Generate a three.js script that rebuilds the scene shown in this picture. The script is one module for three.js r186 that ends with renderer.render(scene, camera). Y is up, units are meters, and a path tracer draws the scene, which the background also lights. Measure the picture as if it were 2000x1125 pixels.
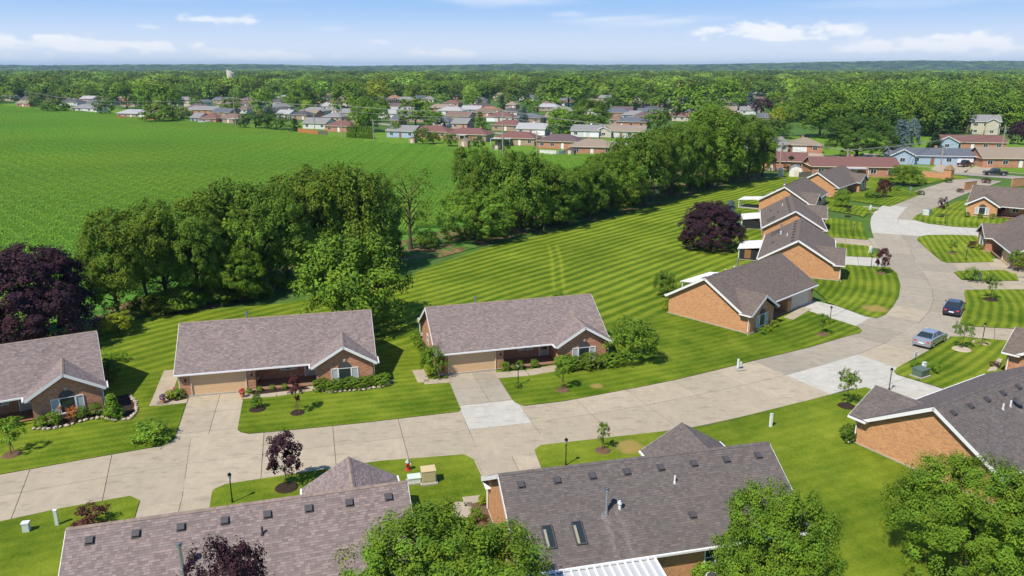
import * as THREE from 'three';
import { mergeGeometries } from 'three/addons/utils/BufferGeometryUtils.js';

// ------------------------------------------------------------------ camera, sky, sun, exposure
const scene = new THREE.Scene();
const CAM_H = 27.5, PITCH = 0.2782, FOC = 1500;                       // eye height, downward tilt, focal length for a 2000 px wide frame
const camera = new THREE.PerspectiveCamera(2 * Math.atan(562.5 / FOC) * 180 / Math.PI, 16 / 9, 0.5, 30000);
camera.position.set(0, CAM_H, 0);
camera.rotation.x = -PITCH;
const renderer = new THREE.WebGLRenderer({ antialias: true });
renderer.setSize(1024, 576);
renderer.toneMapping = THREE.LinearToneMapping;
renderer.toneMappingExposure = 1.2;
renderer.shadowMap.enabled = true;

const SUN = new THREE.Vector3(-0.39, 0.80, 0.455).normalize();
const sun = new THREE.DirectionalLight(new THREE.Color(1, 0.93, 0.79), 5.0);
sun.position.copy(SUN).multiplyScalar(400).add(new THREE.Vector3(20, 0, -120));
sun.target.position.set(20, 0, -120);
sun.castShadow = true;
Object.assign(sun.shadow.camera, { left: -220, right: 220, top: 220, bottom: -220, near: 10, far: 900 });
sun.shadow.mapSize.set(4096, 4096);
scene.add(sun, sun.target);
scene.fog = new THREE.FogExp2(new THREE.Color(0.46, 0.70, 1.0), 0.00007);

// ------------------------------------------------------------------ numbers: random, noise, plan
function rng(seed) { let a = seed >>> 0; return () => { a = (a + 0x6d2b79f5) | 0; let t = Math.imul(a ^ (a >>> 15), 1 | a); t = (t + Math.imul(t ^ (t >>> 7), 61 | t)) ^ t; return ((t ^ (t >>> 14)) >>> 0) / 4294967296; }; }
const hash = (x, y, s = 0) => { let h = Math.imul(x, 374761393) + Math.imul(y, 668265263) + Math.imul(s, 974634721); h = Math.imul(h ^ (h >>> 13), 1274126177); return ((h ^ (h >>> 16)) >>> 0) / 4294967296; };
function vnoise(x, y, s = 0, per = 0) {
  let xi = Math.floor(x), yi = Math.floor(y); const fx = x - xi, fy = y - yi, u = fx * fx * (3 - 2 * fx), v = fy * fy * (3 - 2 * fy);
  const w = (n) => (per ? ((n % per) + per) % per : n);
  const a = hash(w(xi), w(yi), s), b = hash(w(xi + 1), w(yi), s), c = hash(w(xi), w(yi + 1), s), d = hash(w(xi + 1), w(yi + 1), s);
  return a + (b - a) * u + (c - a) * v + (a - b - c + d) * u * v;
}
const fbm = (x, y, s = 0, o = 4, per = 0) => { let t = 0, a = 0.5, n = 0; for (let i = 0; i < o; i++) { t += a * vnoise(x, y, s + i, per); n += a; x *= 2; y *= 2; per *= 2; a *= 0.5; } return t / n; };
const clamp = (x, a = 0, b = 1) => Math.min(b, Math.max(a, x)), sst = (a, b, x) => { const t = clamp((x - a) / (b - a)); return t * t * (3 - 2 * t); };
const V = (x, y, z) => new THREE.Vector3(x, y, z);
const pc = Math.cos(PITCH), ps = Math.sin(PITCH);
// the ground point (height y) that stands at survey position (u, v) of the aerial view
function G(u, v, y = 0) { const a = u - 1000, b = v - 562.5, dy = -(b * pc + FOC * ps), t = (y - CAM_H) / dy; return V(a * t, y, -(FOC * pc - b * ps) * t); }
const depthOf = (p) => -p.z * pc + (CAM_H - p.y) * ps;
const heightFor = (p, v) => { const k = (v - 562.5) / FOC; return CAM_H + p.z * (ps + k * pc) / (pc - k * ps); };
const mpp = (p) => depthOf(p) / FOC;                                  // metres per survey unit at p
const inPoly = (x, z, poly) => { let c = false; for (let i = 0, j = poly.length - 1; i < poly.length; j = i++) { const [xi, zi] = poly[i], [xj, zj] = poly[j]; if ((zi > z) !== (zj > z) && x < ((xj - xi) * (z - zi)) / (zj - zi) + xi) c = !c; } return c; };

// ------------------------------------------------------------------ the sky
{
  const w = 4096, h = 2048, d = new Float32Array(w * h * 4), R = rng(5);
  // low cloud banks and high wisps: azimuth and elevation in degrees, half sizes, strength, kind (0 heaped, 1 wisp)
  const px = (u, v, a, b, s, k) => [Math.atan((u - 1000) / 1560) * 57.3, (134 - v) / 26.2, a / 27, b / 26.2, s, k];
  const C = [px(120, 98, 210, 17, 1, 0), px(20, 122, 60, 7, 0.6, 0), px(540, 113, 110, 11, 0.9, 0), px(450, 104, 50, 7, 0.5, 0), px(880, 108, 95, 10, 0.85, 0), px(440, 52, 65, 9, 0.75, 0), px(300, 66, 20, 4, 0.4, 0), px(750, 88, 22, 5, 0.5, 0),
    px(1510, 76, 125, 20, 1, 0), px(1640, 70, 40, 9, 0.6, 0), px(1850, 98, 200, 17, 1, 0), px(1340, 121, 70, 7, 0.6, 0), px(1190, 118, 60, 6, 0.5, 0), px(1800, 120, 80, 6, 0.5, 0), px(990, 14, 170, 16, 0.55, 1), px(1240, 54, 170, 13, 0.7, 1), px(1110, 38, 40, 7, 0.4, 1),
    px(660, 66, 60, 7, 0.5, 1), px(200, 15, 320, 14, 0.35, 1), px(1750, 30, 300, 12, 0.25, 1)];
  for (let i = 0; i < 90; i++) { const az = 38 + R() * 284; C.push([az > 180 ? az - 360 : az, 0.6 + R() * R() * 9, 3 + R() * 7, 0.3 + R() * 0.5, 0.4 + R() * 0.6, R() < 0.6 ? 0 : 1]); }
  const mix = (a, b, t) => a.map((x, i) => x + (b[i] - x) * t);
  for (let j = 0; j < h; j++) {
    const el = ((j + 0.5) / h - 0.5) * 180;
    let base = [0.92, 0.97, 1.03];
    if (el > 0) base = mix(mix(mix(base, [0.33, 0.57, 0.95], sst(-0.3, 5.2, el) ), [0.16, 0.33, 0.70], sst(4, 26, el)), [0.06, 0.15, 0.42], sst(15, 85, el));
    const near = el > -0.5 && el < 13 ? C.filter((c) => Math.abs(el - c[1]) < c[3] * 2.2) : [];
    for (let i = 0; i < w; i++) {
      let az = ((i + 0.5) / w - 0.5) * 360 + 90; if (az > 180) az -= 360;
      let t = 0;
      for (const c of near) {
        let da = az - c[0]; if (da > 180) da -= 360; if (da < -180) da += 360;
        const qx = da / c[2]; if (Math.abs(qx) > 1.6) continue;
        const qy = (el - c[1]) / c[3];
        const n = c[5] ? fbm(az * 0.22 + el * 0.35, el * 2.6 - az * 0.12, 31, 4) : fbm(az * 0.9, el * 2.6, 17, 5);
        const edge = 1 - Math.hypot(qx, qy < 0 ? qy * 1.3 : qy);
        t = Math.max(t, c[5] ? c[4] * 0.75 * sst(-0.1, 1.1, edge + (n - 0.5) * 1.6) : c[4] * 0.95 * sst(-0.05, 0.5, edge + (n - 0.52) * 1.9));
      }
      const o = (j * w + i) * 4, e = 0.85, col = mix(base, [1.03, 1.04, 1.06], t);
      d[o] = col[0] * e; d[o + 1] = col[1] * e; d[o + 2] = col[2] * e; d[o + 3] = 1;
    }
  }
  const t = new THREE.DataTexture(d, w, h, THREE.RGBAFormat, THREE.FloatType);
  t.mapping = THREE.EquirectangularReflectionMapping; t.magFilter = THREE.LinearFilter; t.needsUpdate = true;
  scene.background = t; scene.environment = t;
}

// ------------------------------------------------------------------ names, tags, mesh builder
const used = new Map();
function numbered(n) { const k = used.get(n) ?? 0; used.set(n, k + 1); return k ? n + '_' + String(k).padStart(3, '0') : n; }
function tag(o, label, category, group, kind) { if (label) o.userData.label = label; if (category) o.userData.category = category; if (group) o.userData.group = group; if (kind) o.userData.kind = kind; return o; }
function base(name, p, turn = 0) { const o = new THREE.Group(); o.name = numbered(name); o.position.copy(p); o.rotation.y = turn; scene.add(o); return o; }
function put(name, geo, mat, parent) { const m = new THREE.Mesh(geo, mat); m.name = parent && parent !== scene ? name : numbered(name); m.castShadow = m.receiveShadow = true; (parent ?? scene).add(m); return m; }
function copyOf(o, name = o.userData.base ?? o.name.replace(/_\d+$/, '')) { const c = o.clone(); c.name = numbered(name); scene.add(c); return c; }

class MB {
  constructor() { this.p = []; this.n = []; this.uv = []; this.c = []; this.m = null; }
  at(x, y, z, ry = 0, rx = 0, rz = 0, s = 1) { this.m = new THREE.Matrix4().compose(V(x, y, z), new THREE.Quaternion().setFromEuler(new THREE.Euler(rx, ry, rz, 'YXZ')), V(s, s, s)); return this; }
  vert(v, n, uv, c) {
    if (this.m) { v = v.clone().applyMatrix4(this.m); n = n.clone().transformDirection(this.m); }
    this.p.push(v.x, v.y, v.z); this.n.push(n.x, n.y, n.z); this.uv.push(uv[0], uv[1]); this.c.push(c[0], c[1], c[2]);
  }
  poly(pts, c = [1, 1, 1]) {                                          // flat convex polygon, uv in metres
    const n = V(0, 0, 0); for (let i = 1; i + 1 < pts.length; i++) n.add(pts[i].clone().sub(pts[0]).cross(pts[i + 1].clone().sub(pts[0])));
    n.normalize();
    const flat = Math.abs(n.y) > 0.95, t = flat ? V(1, 0, 0) : V(0, 1, 0).cross(n).normalize(), b = flat ? V(0, 0, -1) : n.clone().cross(t);
    const uv = (q) => [q.dot(t), q.dot(b)];
    for (let i = 1; i + 1 < pts.length; i++) for (const q of [pts[0], pts[i], pts[i + 1]]) this.vert(q, n, uv(q), c);
    return this;
  }
  quad(a, b, c, d, k) { return this.poly([a, b, c, d], k); }
  box(x0, x1, y0, y1, z0, z1, k = [1, 1, 1], no = '') {
    if (x0 > x1) [x0, x1] = [x1, x0]; if (z0 > z1) [z0, z1] = [z1, z0];
    const q = (x, y, z) => V(x ? x1 : x0, y ? y1 : y0, z ? z1 : z0);
    if (!no.includes('f')) this.quad(q(0, 0, 1), q(1, 0, 1), q(1, 1, 1), q(0, 1, 1), k);
    if (!no.includes('k')) this.quad(q(1, 0, 0), q(0, 0, 0), q(0, 1, 0), q(1, 1, 0), k);
    this.quad(q(1, 0, 1), q(1, 0, 0), q(1, 1, 0), q(1, 1, 1), k);
    this.quad(q(0, 0, 0), q(0, 0, 1), q(0, 1, 1), q(0, 1, 0), k);
    this.quad(q(0, 1, 1), q(1, 1, 1), q(1, 1, 0), q(0, 1, 0), k);
    if (!no.includes('b')) this.quad(q(0, 0, 0), q(1, 0, 0), q(1, 0, 1), q(0, 0, 1), k);
    return this;
  }
  bar(a, b, w, h, k) {                                                // a beam from a to b, w across, h high (hangs below the line)
    const d = b.clone().sub(a).normalize(), s = V(d.z, 0, -d.x); if (s.lengthSq() < 1e-6) s.set(1, 0, 0); s.normalize();
    const u = s.clone().cross(d).normalize(); if (u.y < 0) u.negate();
    const P = (e, i, j) => e.clone().addScaledVector(s, (i - 0.5) * w).addScaledVector(u, -j * h);
    const f = (w1, x, y, z) => { const m = this.quadOut([w1, x, y, z], a.clone().add(b).multiplyScalar(0.5).addScaledVector(u, -h / 2), k); return m; };
    f(P(a, 0, 0), P(a, 1, 0), P(b, 1, 0), P(b, 0, 0)); f(P(a, 0, 1), P(a, 1, 1), P(b, 1, 1), P(b, 0, 1));
    f(P(a, 0, 0), P(a, 0, 1), P(b, 0, 1), P(b, 0, 0)); f(P(a, 1, 0), P(a, 1, 1), P(b, 1, 1), P(b, 1, 0));
    f(P(a, 0, 0), P(a, 1, 0), P(a, 1, 1), P(a, 0, 1)); f(P(b, 0, 0), P(b, 1, 0), P(b, 1, 1), P(b, 0, 1));
    return this;
  }
  quadOut(q, mid, k) { const n = q[1].clone().sub(q[0]).cross(q[2].clone().sub(q[0])); if (n.dot(q[0].clone().add(q[2]).multiplyScalar(0.5).sub(mid)) < 0) q.reverse(); return this.poly(q, k); }
  tube(pts, rad, seg = 7, k = [1, 1, 1], cap = true) {
    const rings = pts.map((p, i) => {
      const d = (pts[i + 1] ?? p).clone().sub(pts[i - 1] ?? p).normalize(), s = Math.abs(d.y) > 0.9 ? V(1, 0, 0).cross(d).normalize() : V(0, 1, 0).cross(d).normalize(), u = d.clone().cross(s), r = Array.isArray(rad) ? rad[i] : rad;
      return Array.from({ length: seg + 1 }, (_, j) => { const a = (j / seg) * Math.PI * 2, n = s.clone().multiplyScalar(Math.cos(a)).addScaledVector(u, Math.sin(a)); return [p.clone().addScaledVector(n, r), n, j / seg]; });
    });
    for (let i = 0; i + 1 < rings.length; i++) for (let j = 0; j < seg; j++) {
      const A = rings[i][j], B = rings[i][j + 1], C = rings[i + 1][j + 1], D = rings[i + 1][j];
      for (const q of [A, B, C, A, C, D]) this.vert(q[0], q[1], [q[2], q[0].y], k);
    }
    if (cap) { const e = rings.at(-1), s = rings[0]; this.poly(e.slice(0, seg).map((q) => q[0]), k); this.poly(s.slice(0, seg).map((q) => q[0]).reverse(), k); }
    return this;
  }
  geo() {
    const g = new THREE.BufferGeometry();
    g.setAttribute('position', new THREE.Float32BufferAttribute(this.p, 3)); g.setAttribute('normal', new THREE.Float32BufferAttribute(this.n, 3));
    g.setAttribute('uv', new THREE.Float32BufferAttribute(this.uv, 2)); g.setAttribute('color', new THREE.Float32BufferAttribute(this.c, 3));
    return g;
  }
  build(name, mat, parent) { return put(name, this.geo(), mat, parent); }
}

// ------------------------------------------------------------------ textures and materials
const toS = (x) => { x = clamp(x); return Math.round(255 * (x <= 0.0031308 ? 12.92 * x : 1.055 * Math.pow(x, 1 / 2.4) - 0.055)); };
const S = (hex) => { const c = new THREE.Color(hex); return [c.r, c.g, c.b]; };
function tex(w, h, fn, srgb = true) {                                 // fn(i, j) gives linear colour
  const d = new Uint8Array(w * h * 4);
  for (let j = 0; j < h; j++) for (let i = 0; i < w; i++) { const c = fn(i, j), o = (j * w + i) * 4; for (let k = 0; k < 3; k++) d[o + k] = srgb ? toS(c[k]) : Math.round(255 * clamp(c[k])); d[o + 3] = 255; }
  const t = new THREE.DataTexture(d, w, h); t.wrapS = t.wrapT = THREE.RepeatWrapping; t.magFilter = THREE.LinearFilter; t.minFilter = THREE.LinearMipmapLinearFilter; t.generateMipmaps = true;
  if (srgb) t.colorSpace = THREE.SRGBColorSpace; t.needsUpdate = true; return t;
}
const rep = (t, mx, my) => { t.repeat.set(1 / mx, 1 / my); return t; };
const std = (o) => ((o.roughness ?? 0.85) >= 0.85 && !o.metalness ? new THREE.MeshPhysicalMaterial({ roughness: 0.85, metalness: 0, specularIntensity: 0.25, ...o }) : new THREE.MeshStandardMaterial({ metalness: 0, ...o }));
const lin = (r, g, b) => new THREE.Color().setRGB(r, g, b);
const flat = (r, g, b, rough = 0.7, o = {}) => std({ color: lin(r, g, b), roughness: rough, ...o });

const grainT = rep(tex(256, 256, (i, j) => { const n = 0.72 + 0.28 * fbm(i / 8, j / 8, 3, 4, 32) * 1.6 - 0.1; return [n, n, n]; }), 3, 3);
// brick: courses of 0.21 x 0.077 m in running bond
function brickTex(cols, mortar, seed) {
  const W = 1024, H = 1024, bw = W / 20, bh = H / 40;
  return rep(tex(W, H, (i, j) => {
    const r = Math.floor(j / bh), x = i + (r % 2) * bw / 2, c = Math.floor(x / bw) % 20, fx = (x % bw) / bw, fy = (j % bh) / bh;
    if (fx < 0.06 || fy < 0.15) return mortar.map((m) => m * (0.9 + 0.2 * hash(i, j, 5)));
    const k = hash(c, r, seed), q = cols[Math.floor(k * cols.length)], s = (0.93 + 0.14 * hash(c, r, seed + 1)) * (0.94 + 0.12 * hash(i >> 1, j >> 1, 9)) * (0.92 + 0.16 * fbm(i / 128, j / 128, 4, 3, 8));
    return q.map((m) => m * s);
  }), 4.2, 3.08);
}
const brickTan = brickTex([[0.53, 0.262, 0.125], [0.50, 0.243, 0.115], [0.55, 0.282, 0.14], [0.47, 0.223, 0.107], [0.53, 0.272, 0.135], [0.55, 0.278, 0.135], [0.41, 0.195, 0.102]], [0.48, 0.31, 0.18], 3);
const brickRed = brickTex([[0.46, 0.20, 0.11], [0.42, 0.17, 0.09], [0.50, 0.24, 0.13], [0.36, 0.14, 0.08], [0.47, 0.22, 0.13]], [0.38, 0.30, 0.24], 11);
const M = {
  brickTan: new THREE.MeshPhysicalMaterial({ map: brickTan, roughness: 0.9, specularIntensity: 0.3 }), brickRed: new THREE.MeshPhysicalMaterial({ map: brickRed, roughness: 0.9, specularIntensity: 0.3 }),
  shingle: std({ vertexColors: true, roughness: 0.95, color: lin(1, 1, 1) }),
  white: flat(0.74, 0.74, 0.76, 0.5), metalWhite: flat(0.42, 0.43, 0.45, 0.4), cream: flat(0.62, 0.56, 0.44, 0.6), tanDoor: flat(0.62, 0.42, 0.24, 0.6), greyDoor: flat(0.50, 0.45, 0.37, 0.6),
  glass: flat(0.025, 0.035, 0.04, 0.08), curtain: flat(0.40, 0.43, 0.42, 0.8), dark: flat(0.02, 0.02, 0.022, 0.5), black: flat(0.012, 0.012, 0.014, 0.45), charcoal: flat(0.06, 0.056, 0.062, 0.7),
  steel: std({ color: lin(0.55, 0.57, 0.60), metalness: 0.85, roughness: 0.38 }), stone: flat(0.42, 0.35, 0.27, 0.9), mulch: flat(0.045, 0.03, 0.022, 1, { map: grainT }), dryMulch: flat(0.16, 0.10, 0.06, 1, { map: grainT }),
  bark: flat(0.10, 0.075, 0.055, 0.95, { map: grainT }), wood: flat(0.30, 0.15, 0.07, 0.85, { map: grainT }), greyWood: flat(0.22, 0.19, 0.16, 0.9, { map: grainT }), soil: null,
  foundation: flat(0.42, 0.39, 0.34, 0.95, { map: grainT }), paver: flat(0.30, 0.17, 0.12, 0.9, { map: grainT }),
  red: flat(0.55, 0.04, 0.04, 0.5), vinyl: flat(0.72, 0.70, 0.66, 0.6), transformer: flat(0.09, 0.13, 0.10, 0.6), mint: flat(0.50, 0.58, 0.50, 0.6), tanBox: flat(0.42, 0.38, 0.22, 0.7), rust: flat(0.45, 0.20, 0.05, 0.9),
  terracotta: flat(0.40, 0.15, 0.07, 0.8), tyre: flat(0.015, 0.015, 0.016, 0.8), chrome: std({ color: lin(0.7, 0.7, 0.72), metalness: 0.9, roughness: 0.25 }),
};
const leafMat = (k = 0.15) => new THREE.MeshPhysicalMaterial({ vertexColors: true, roughness: 0.7, transmission: k, thickness: 0, specularIntensity: 0.18 });
M.leaf = leafMat(); M.leafFar = std({ vertexColors: true, roughness: 0.85 }); M.petal = std({ vertexColors: true, roughness: 0.8 });

// ------------------------------------------------------------------ the plan: road centre line and ground sheets
const ROAD = [[-90, 32], [-60, 38.9], [-35.0, 46.4], [-30.3, 48.4], [-23.4, 51.0], [-9.7, 54.8], [2.3, 57.9], [11, 60.9], [18.6, 64.2], [28.0, 69.0], [35.1, 73.3], [41, 78], [46.3, 83.2], [51.3, 89.6], [54.9, 96.2], [57.8, 103.5], [60.8, 112], [64.2, 121], [68.5, 132.5], [74.5, 146.2], [82.4, 158.8], [92.5, 171.3], [102, 181.5], [112.5, 191.8], [126, 205]];
const curve = new THREE.CatmullRomCurve3(ROAD.map(([x, z]) => V(x * 0.982, 0, -z * 0.982)), false, 'centripetal');
const RLEN = curve.getLength(), RN = 400, RP = curve.getSpacedPoints(RN);
const RT = RP.map((p, i) => (RP[i + 1] ?? p).clone().sub(RP[i - 1] ?? p).normalize());
const roadAt = (s) => { const f = clamp(s / RLEN) * RN, i = Math.min(RN - 1, Math.floor(f)), t = f - i; return { p: RP[i].clone().lerp(RP[i + 1], t), t: RT[i].clone().lerp(RT[i + 1], t).normalize() }; };
const roadDist = (() => {                                             // signed distance from the centre line, positive on the meadow side
  const Q = RP.filter((_, i) => i % 8 === 0);
  return (x, z) => {
    let best = 1e9, sg = 1;
    for (let i = 0; i + 1 < Q.length; i++) {
      const ax = Q[i].x, az = Q[i].z, bx = Q[i + 1].x - ax, bz = Q[i + 1].z - az, l = bx * bx + bz * bz, t = clamp(((x - ax) * bx + (z - az) * bz) / l), dx = x - ax - bx * t, dz = z - az - bz * t, d = dx * dx + dz * dz;
      if (d < best) { best = d; sg = bx * dz - bz * dx < 0 ? 1 : -1; }
    }
    return Math.sqrt(best) * sg;
  };
})();
function sheet(name, pts, y, mat, label, thick = 0, side = mat) {     // pts are [x, z]; a sheet, or with thickness a slab with an edge of its own
  const sh = new THREE.Shape(pts.map(([x, z]) => new THREE.Vector2(x, -z)));
  let g = thick ? new THREE.ExtrudeGeometry(sh, { depth: thick, bevelEnabled: false }) : new THREE.ShapeGeometry(sh);
  g.rotateX(-Math.PI / 2); g.translate(0, y - thick, 0);
  const m = put(name, g, thick ? [mat, side] : mat); tag(m, label, null, null, 'structure'); return m;
}
// ground far and wide
const farT = rep(tex(512, 512, (i, j) => { const n = fbm(i / 32, j / 32, 6, 5, 16), m = fbm(i / 8, j / 8, 26, 3, 64); return [0.05 + 0.07 * n * m, 0.09 + 0.08 * n, 0.014 + 0.02 * m]; }), 60, 60);
{ const g = new THREE.PlaneGeometry(36000, 36000); g.rotateX(-Math.PI / 2); const uv = g.attributes.uv; for (let i = 0; i < uv.count; i++) uv.setXY(i, uv.getX(i) * 36000, uv.getY(i) * 36000); g.translate(0, -0.12, 0); tag(put('ground', g, std({ map: farT, roughness: 1 })), 'flat green ground of the suburb reaching to the horizon', null, null, 'structure'); }

// mown lawns: one map in world metres, stripes left by the mower
const LX0 = -80, LZ0 = 20, LS = 205, LN = 2048;
const SPOTS = [[1226, 873, 1.2], [1235, 797, 0.6], [1710, 603, 1.6], [1165, 755, 0.6], [1250, 1000, 0.5], [1300, 1004, 0.6]].map(([u, v, r]) => { const p = G(u, v); return [p.x, -p.z, r]; });
const lawnT = tex(LN, LN, (i, j) => {
  const x = LX0 + ((i + 0.5) / LN) * LS, zf = LZ0 + ((j + 0.5) / LN) * LS, z = -zf;
  const d = roadDist(x, z);
  const wob = (fbm(x / 22, zf / 22, 41, 3) - 0.5) * 2.6 + 0.8 * Math.sin((x * 0.66 + zf * 0.75) * 0.045 - 1);
  const q = -x * 0.735 + zf * 0.678 + wob;                             // across the meadow stripes
  const k = (v, per, soft) => { const f = v / per - Math.floor(v / per); return sst(0, soft, f) - sst(0.5, 0.5 + soft, f); };
  let mw = d > 0 ? sst(17, 23, d) : 0;
  const kink = Math.exp(-Math.pow((x - 5.6 - (zf - 110) * -0.012) / 1.1, 2)) * sst(92, 99, zf) * (1 - sst(122, 126, zf));
  const xt = 5.9 + (zf - 96) * -0.02 + 0.5 * Math.sin(zf * 0.12), trail = (Math.exp(-Math.pow((x - xt) / 0.28, 2)) + Math.exp(-Math.pow((x - xt - 1.3) / 0.28, 2))) * sst(93, 98, zf) * (1 - sst(119, 124, zf));
  const meadow = k(q + kink * 0.25, 1.72, 0.2), front = k(d + (fbm(x / 9, zf / 9, 47, 2) - 0.5) * 0.5, 1.0, 0.3);
  const n1 = fbm(x / 6, zf / 6, 51, 4), n2 = fbm(x * 1.3, zf * 1.3, 57, 3), n3 = hash(i, j, 61), patch = fbm(x / 2.6, zf / 2.6, 66, 3);
  const frontC = d > 0 ? (x > 30 ? 0.34 : 0.16) : (x > 33 ? 0.36 : 0.08);
  const side = mw * (1 - mw) * 4;
  let t = mw * (0.08 + 0.84 * (0.5 + (meadow - 0.5) * clamp(0.35 + 1.3 * fbm(x / 5, zf / 5, 43, 3)) * (0.62 + 0.38 * sst(-26, -8, x)))) + (1 - mw) * ((d > 0 ? 0.44 : 0.58) + frontC * (front - 0.5) * 1.6 + (patch - 0.5) * 0.9) + (n1 - 0.5) * 0.55 + side * 0.05;
  t = clamp(t * 0.92 + (n2 - 0.5) * 0.42 + (n3 - 0.5) * 0.34 + trail * 0.55, 0, 1.2);
  const A = [0.070, 0.136, 0.007], B = [0.235, 0.290, 0.026], g = 0.9 + 0.25 * (n1 - 0.5);
  const c = A.map((a, m) => (a + (B[m] - a) * t) * g);
  const dry = sst(0.62, 0.8, fbm(x / 3.4, zf / 3.4, 71, 3)) * 0.22 * (mw < 0.5 ? 1 : 0.5);
  let sp = 0; for (const [sx, sz, sr] of SPOTS) { const e = Math.hypot(x - sx, zf - sz) / sr; if (e < 1.3) sp = Math.max(sp, (1 - sst(0.45, 1.2, e + (n2 - 0.5) * 0.7)) * 0.8); }
  return [c[0] + dry * 0.10 + (0.36 - c[0]) * sp, c[1] + dry * 0.06 + (0.25 - c[1]) * sp, c[2] + dry * 0.015 + (0.085 - c[2]) * sp];
});
lawnT.wrapS = lawnT.wrapT = THREE.ClampToEdgeWrapping; lawnT.repeat.set(1 / LS, 1 / LS); lawnT.offset.set(-LX0 / LS, -LZ0 / LS);
const turfB = rep(tex(512, 512, (i, j) => { const n = 0.5 * fbm(i / 6, j / 6, 81, 3, 86) + 0.5 * hash(i, j, 83); return [n, n, n]; }, false), 4, 4);
M.lawn = new THREE.MeshPhysicalMaterial({ map: lawnT, bumpMap: turfB, bumpScale: 0.05, roughness: 1, specularIntensity: 0.12 });
M.lawnEdge = flat(0.05, 0.055, 0.02, 1);
const YL = 0.055;
let lawnPolys = [];
function lawn(label, px) { const pts = px.map((q) => (q.length === 2 ? (({ x, z }) => [x, z])(G(q[0], q[1], YL)) : [q[0], -q[1]])); lawnPolys.push(pts); return sheet('lawn', pts, YL, M.lawn, label, 0.075, M.lawnEdge); }

// north lawn, traced along the road, round every driveway and back along the tree row; three numbers = plan metres
lawn('mown lawn and striped meadow between the brick houses and the tree row', [
  [-85, 36.5, 1], [-60, 43, 1], [0, 926], [160, 897], [318, 869.5], [331, 863], [341, 855], [369, 771], [345, 700], [430, 690], [478, 761], [464, 838], [470, 843], [486, 846.5], [560, 840], [700, 826], [895, 803.5], [900, 798], [895, 790], [876, 742], [865, 700], [960, 690], [972, 735], [999, 777], [1006, 785], [1024, 792],
  [1100, 783], [1240, 757], [1320, 741], [1400, 722], [1480, 702], [1580, 678], [1655, 656], [1679, 650], [1684, 645], [1676, 638], [1570, 604], [1560, 590], [1585, 560], [1600, 573], [1612, 583], [1613, 589], [1690, 617], [1712, 621], [1730, 614], [1745, 597], [1756, 578], [1759, 557], [1752, 533], [1738, 522],
  [1640, 516], [1637, 499], [1700, 502], [1714, 503], [1712, 497], [1694, 480], [1630, 474], [1628, 463], [1690, 468], [1697, 467], [1688, 447], [1684, 434], [1610, 423], [1612, 409], [1680, 421], [1686, 424], [1694, 418], [1717, 409], [1655, 397], [1660, 391], [1738, 403], [1770, 391], [1799, 379], [1788, 374], [1712, 358], [1722, 352], [1790, 362], [1815, 358], [1845, 351], [1892, 349], [1887, 345], [1868, 343], [1745, 315],
  [1700, 326], [1600, 330], [1530, 340], [1490, 352], [1400, 367], [1300, 397], [1180, 428], [1040, 462], [960, 480], [900, 500], [850, 517], [790, 541], [700, 562], [560, 592], [400, 605], [180, 640], [-85, 70, 1]]);
lawn('grass island with two utility pedestals at the lower left of the road', [[-60, 37, 1], [-60, 20, 1], [-24, 20, 1], [262, 1012], [273, 977], [254, 968], [120, 992], [0, 1018]]);
lawn('grass strip with lamp post and red-leaved tree behind the lower left house', [[406, 1010], [414, 960], [418, 955], [440, 945], [600, 921], [740, 900], [906, 887], [924, 896], [946, 942], [958, 985], [6, 24, 1], [-12, 24, 1]]);
lawn('wide lawn between the lower middle house and the right foreground house', [[1062, 925], [1044, 878], [1056, 869], [1180, 855], [1296, 842], [1388, 829], [1480, 806], [1560, 786], [1640, 767], [1690, 756], [1720, 765], [1820, 790], [50, 40, 1], [40, 22, 1], [4, 22, 1], [-1, 30, 1]]);
lawn('striped lawn with green transformer box beside the silver car', [[1746, 725], [1752, 718], [1850, 664], [1856, 657], [1880, 657], [1958, 664], [2010, 668], [2080, 720], [1990, 780], [1900, 780], [1838, 757], [1752, 731]]);
lawn('striped lawn with small leafy tree beside the dark blue car', [[1874, 632], [1884, 606], [1886, 585], [1883, 573], [1885, 566], [1920, 565], [2010, 565], [2090, 570], [2090, 650], [1990, 642], [1900, 637]]);
lawn('narrow grass strip with clump of tall ornamental grass', [[1863, 532], [1870, 529], [1960, 527], [1985, 536], [1990, 548], [1930, 548], [1878, 546]]);
lawn('rounded lawn with lamp post in front of the right arched-window house', [[1791, 468], [1795, 462], [1810, 459], [1860, 458], [1906, 460], [1930, 480], [1941, 511], [1850, 513], [1838, 509], [1815, 490]]);
lawn('curving lawn with pale utility boxes in front of the upper right house', [[1782, 428], [1788, 421], [1830, 404], [1890, 388], [1920, 372], [2010, 380], [2060, 420], [2000, 452], [1925, 446], [1860, 442], [1810, 436]]);

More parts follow.
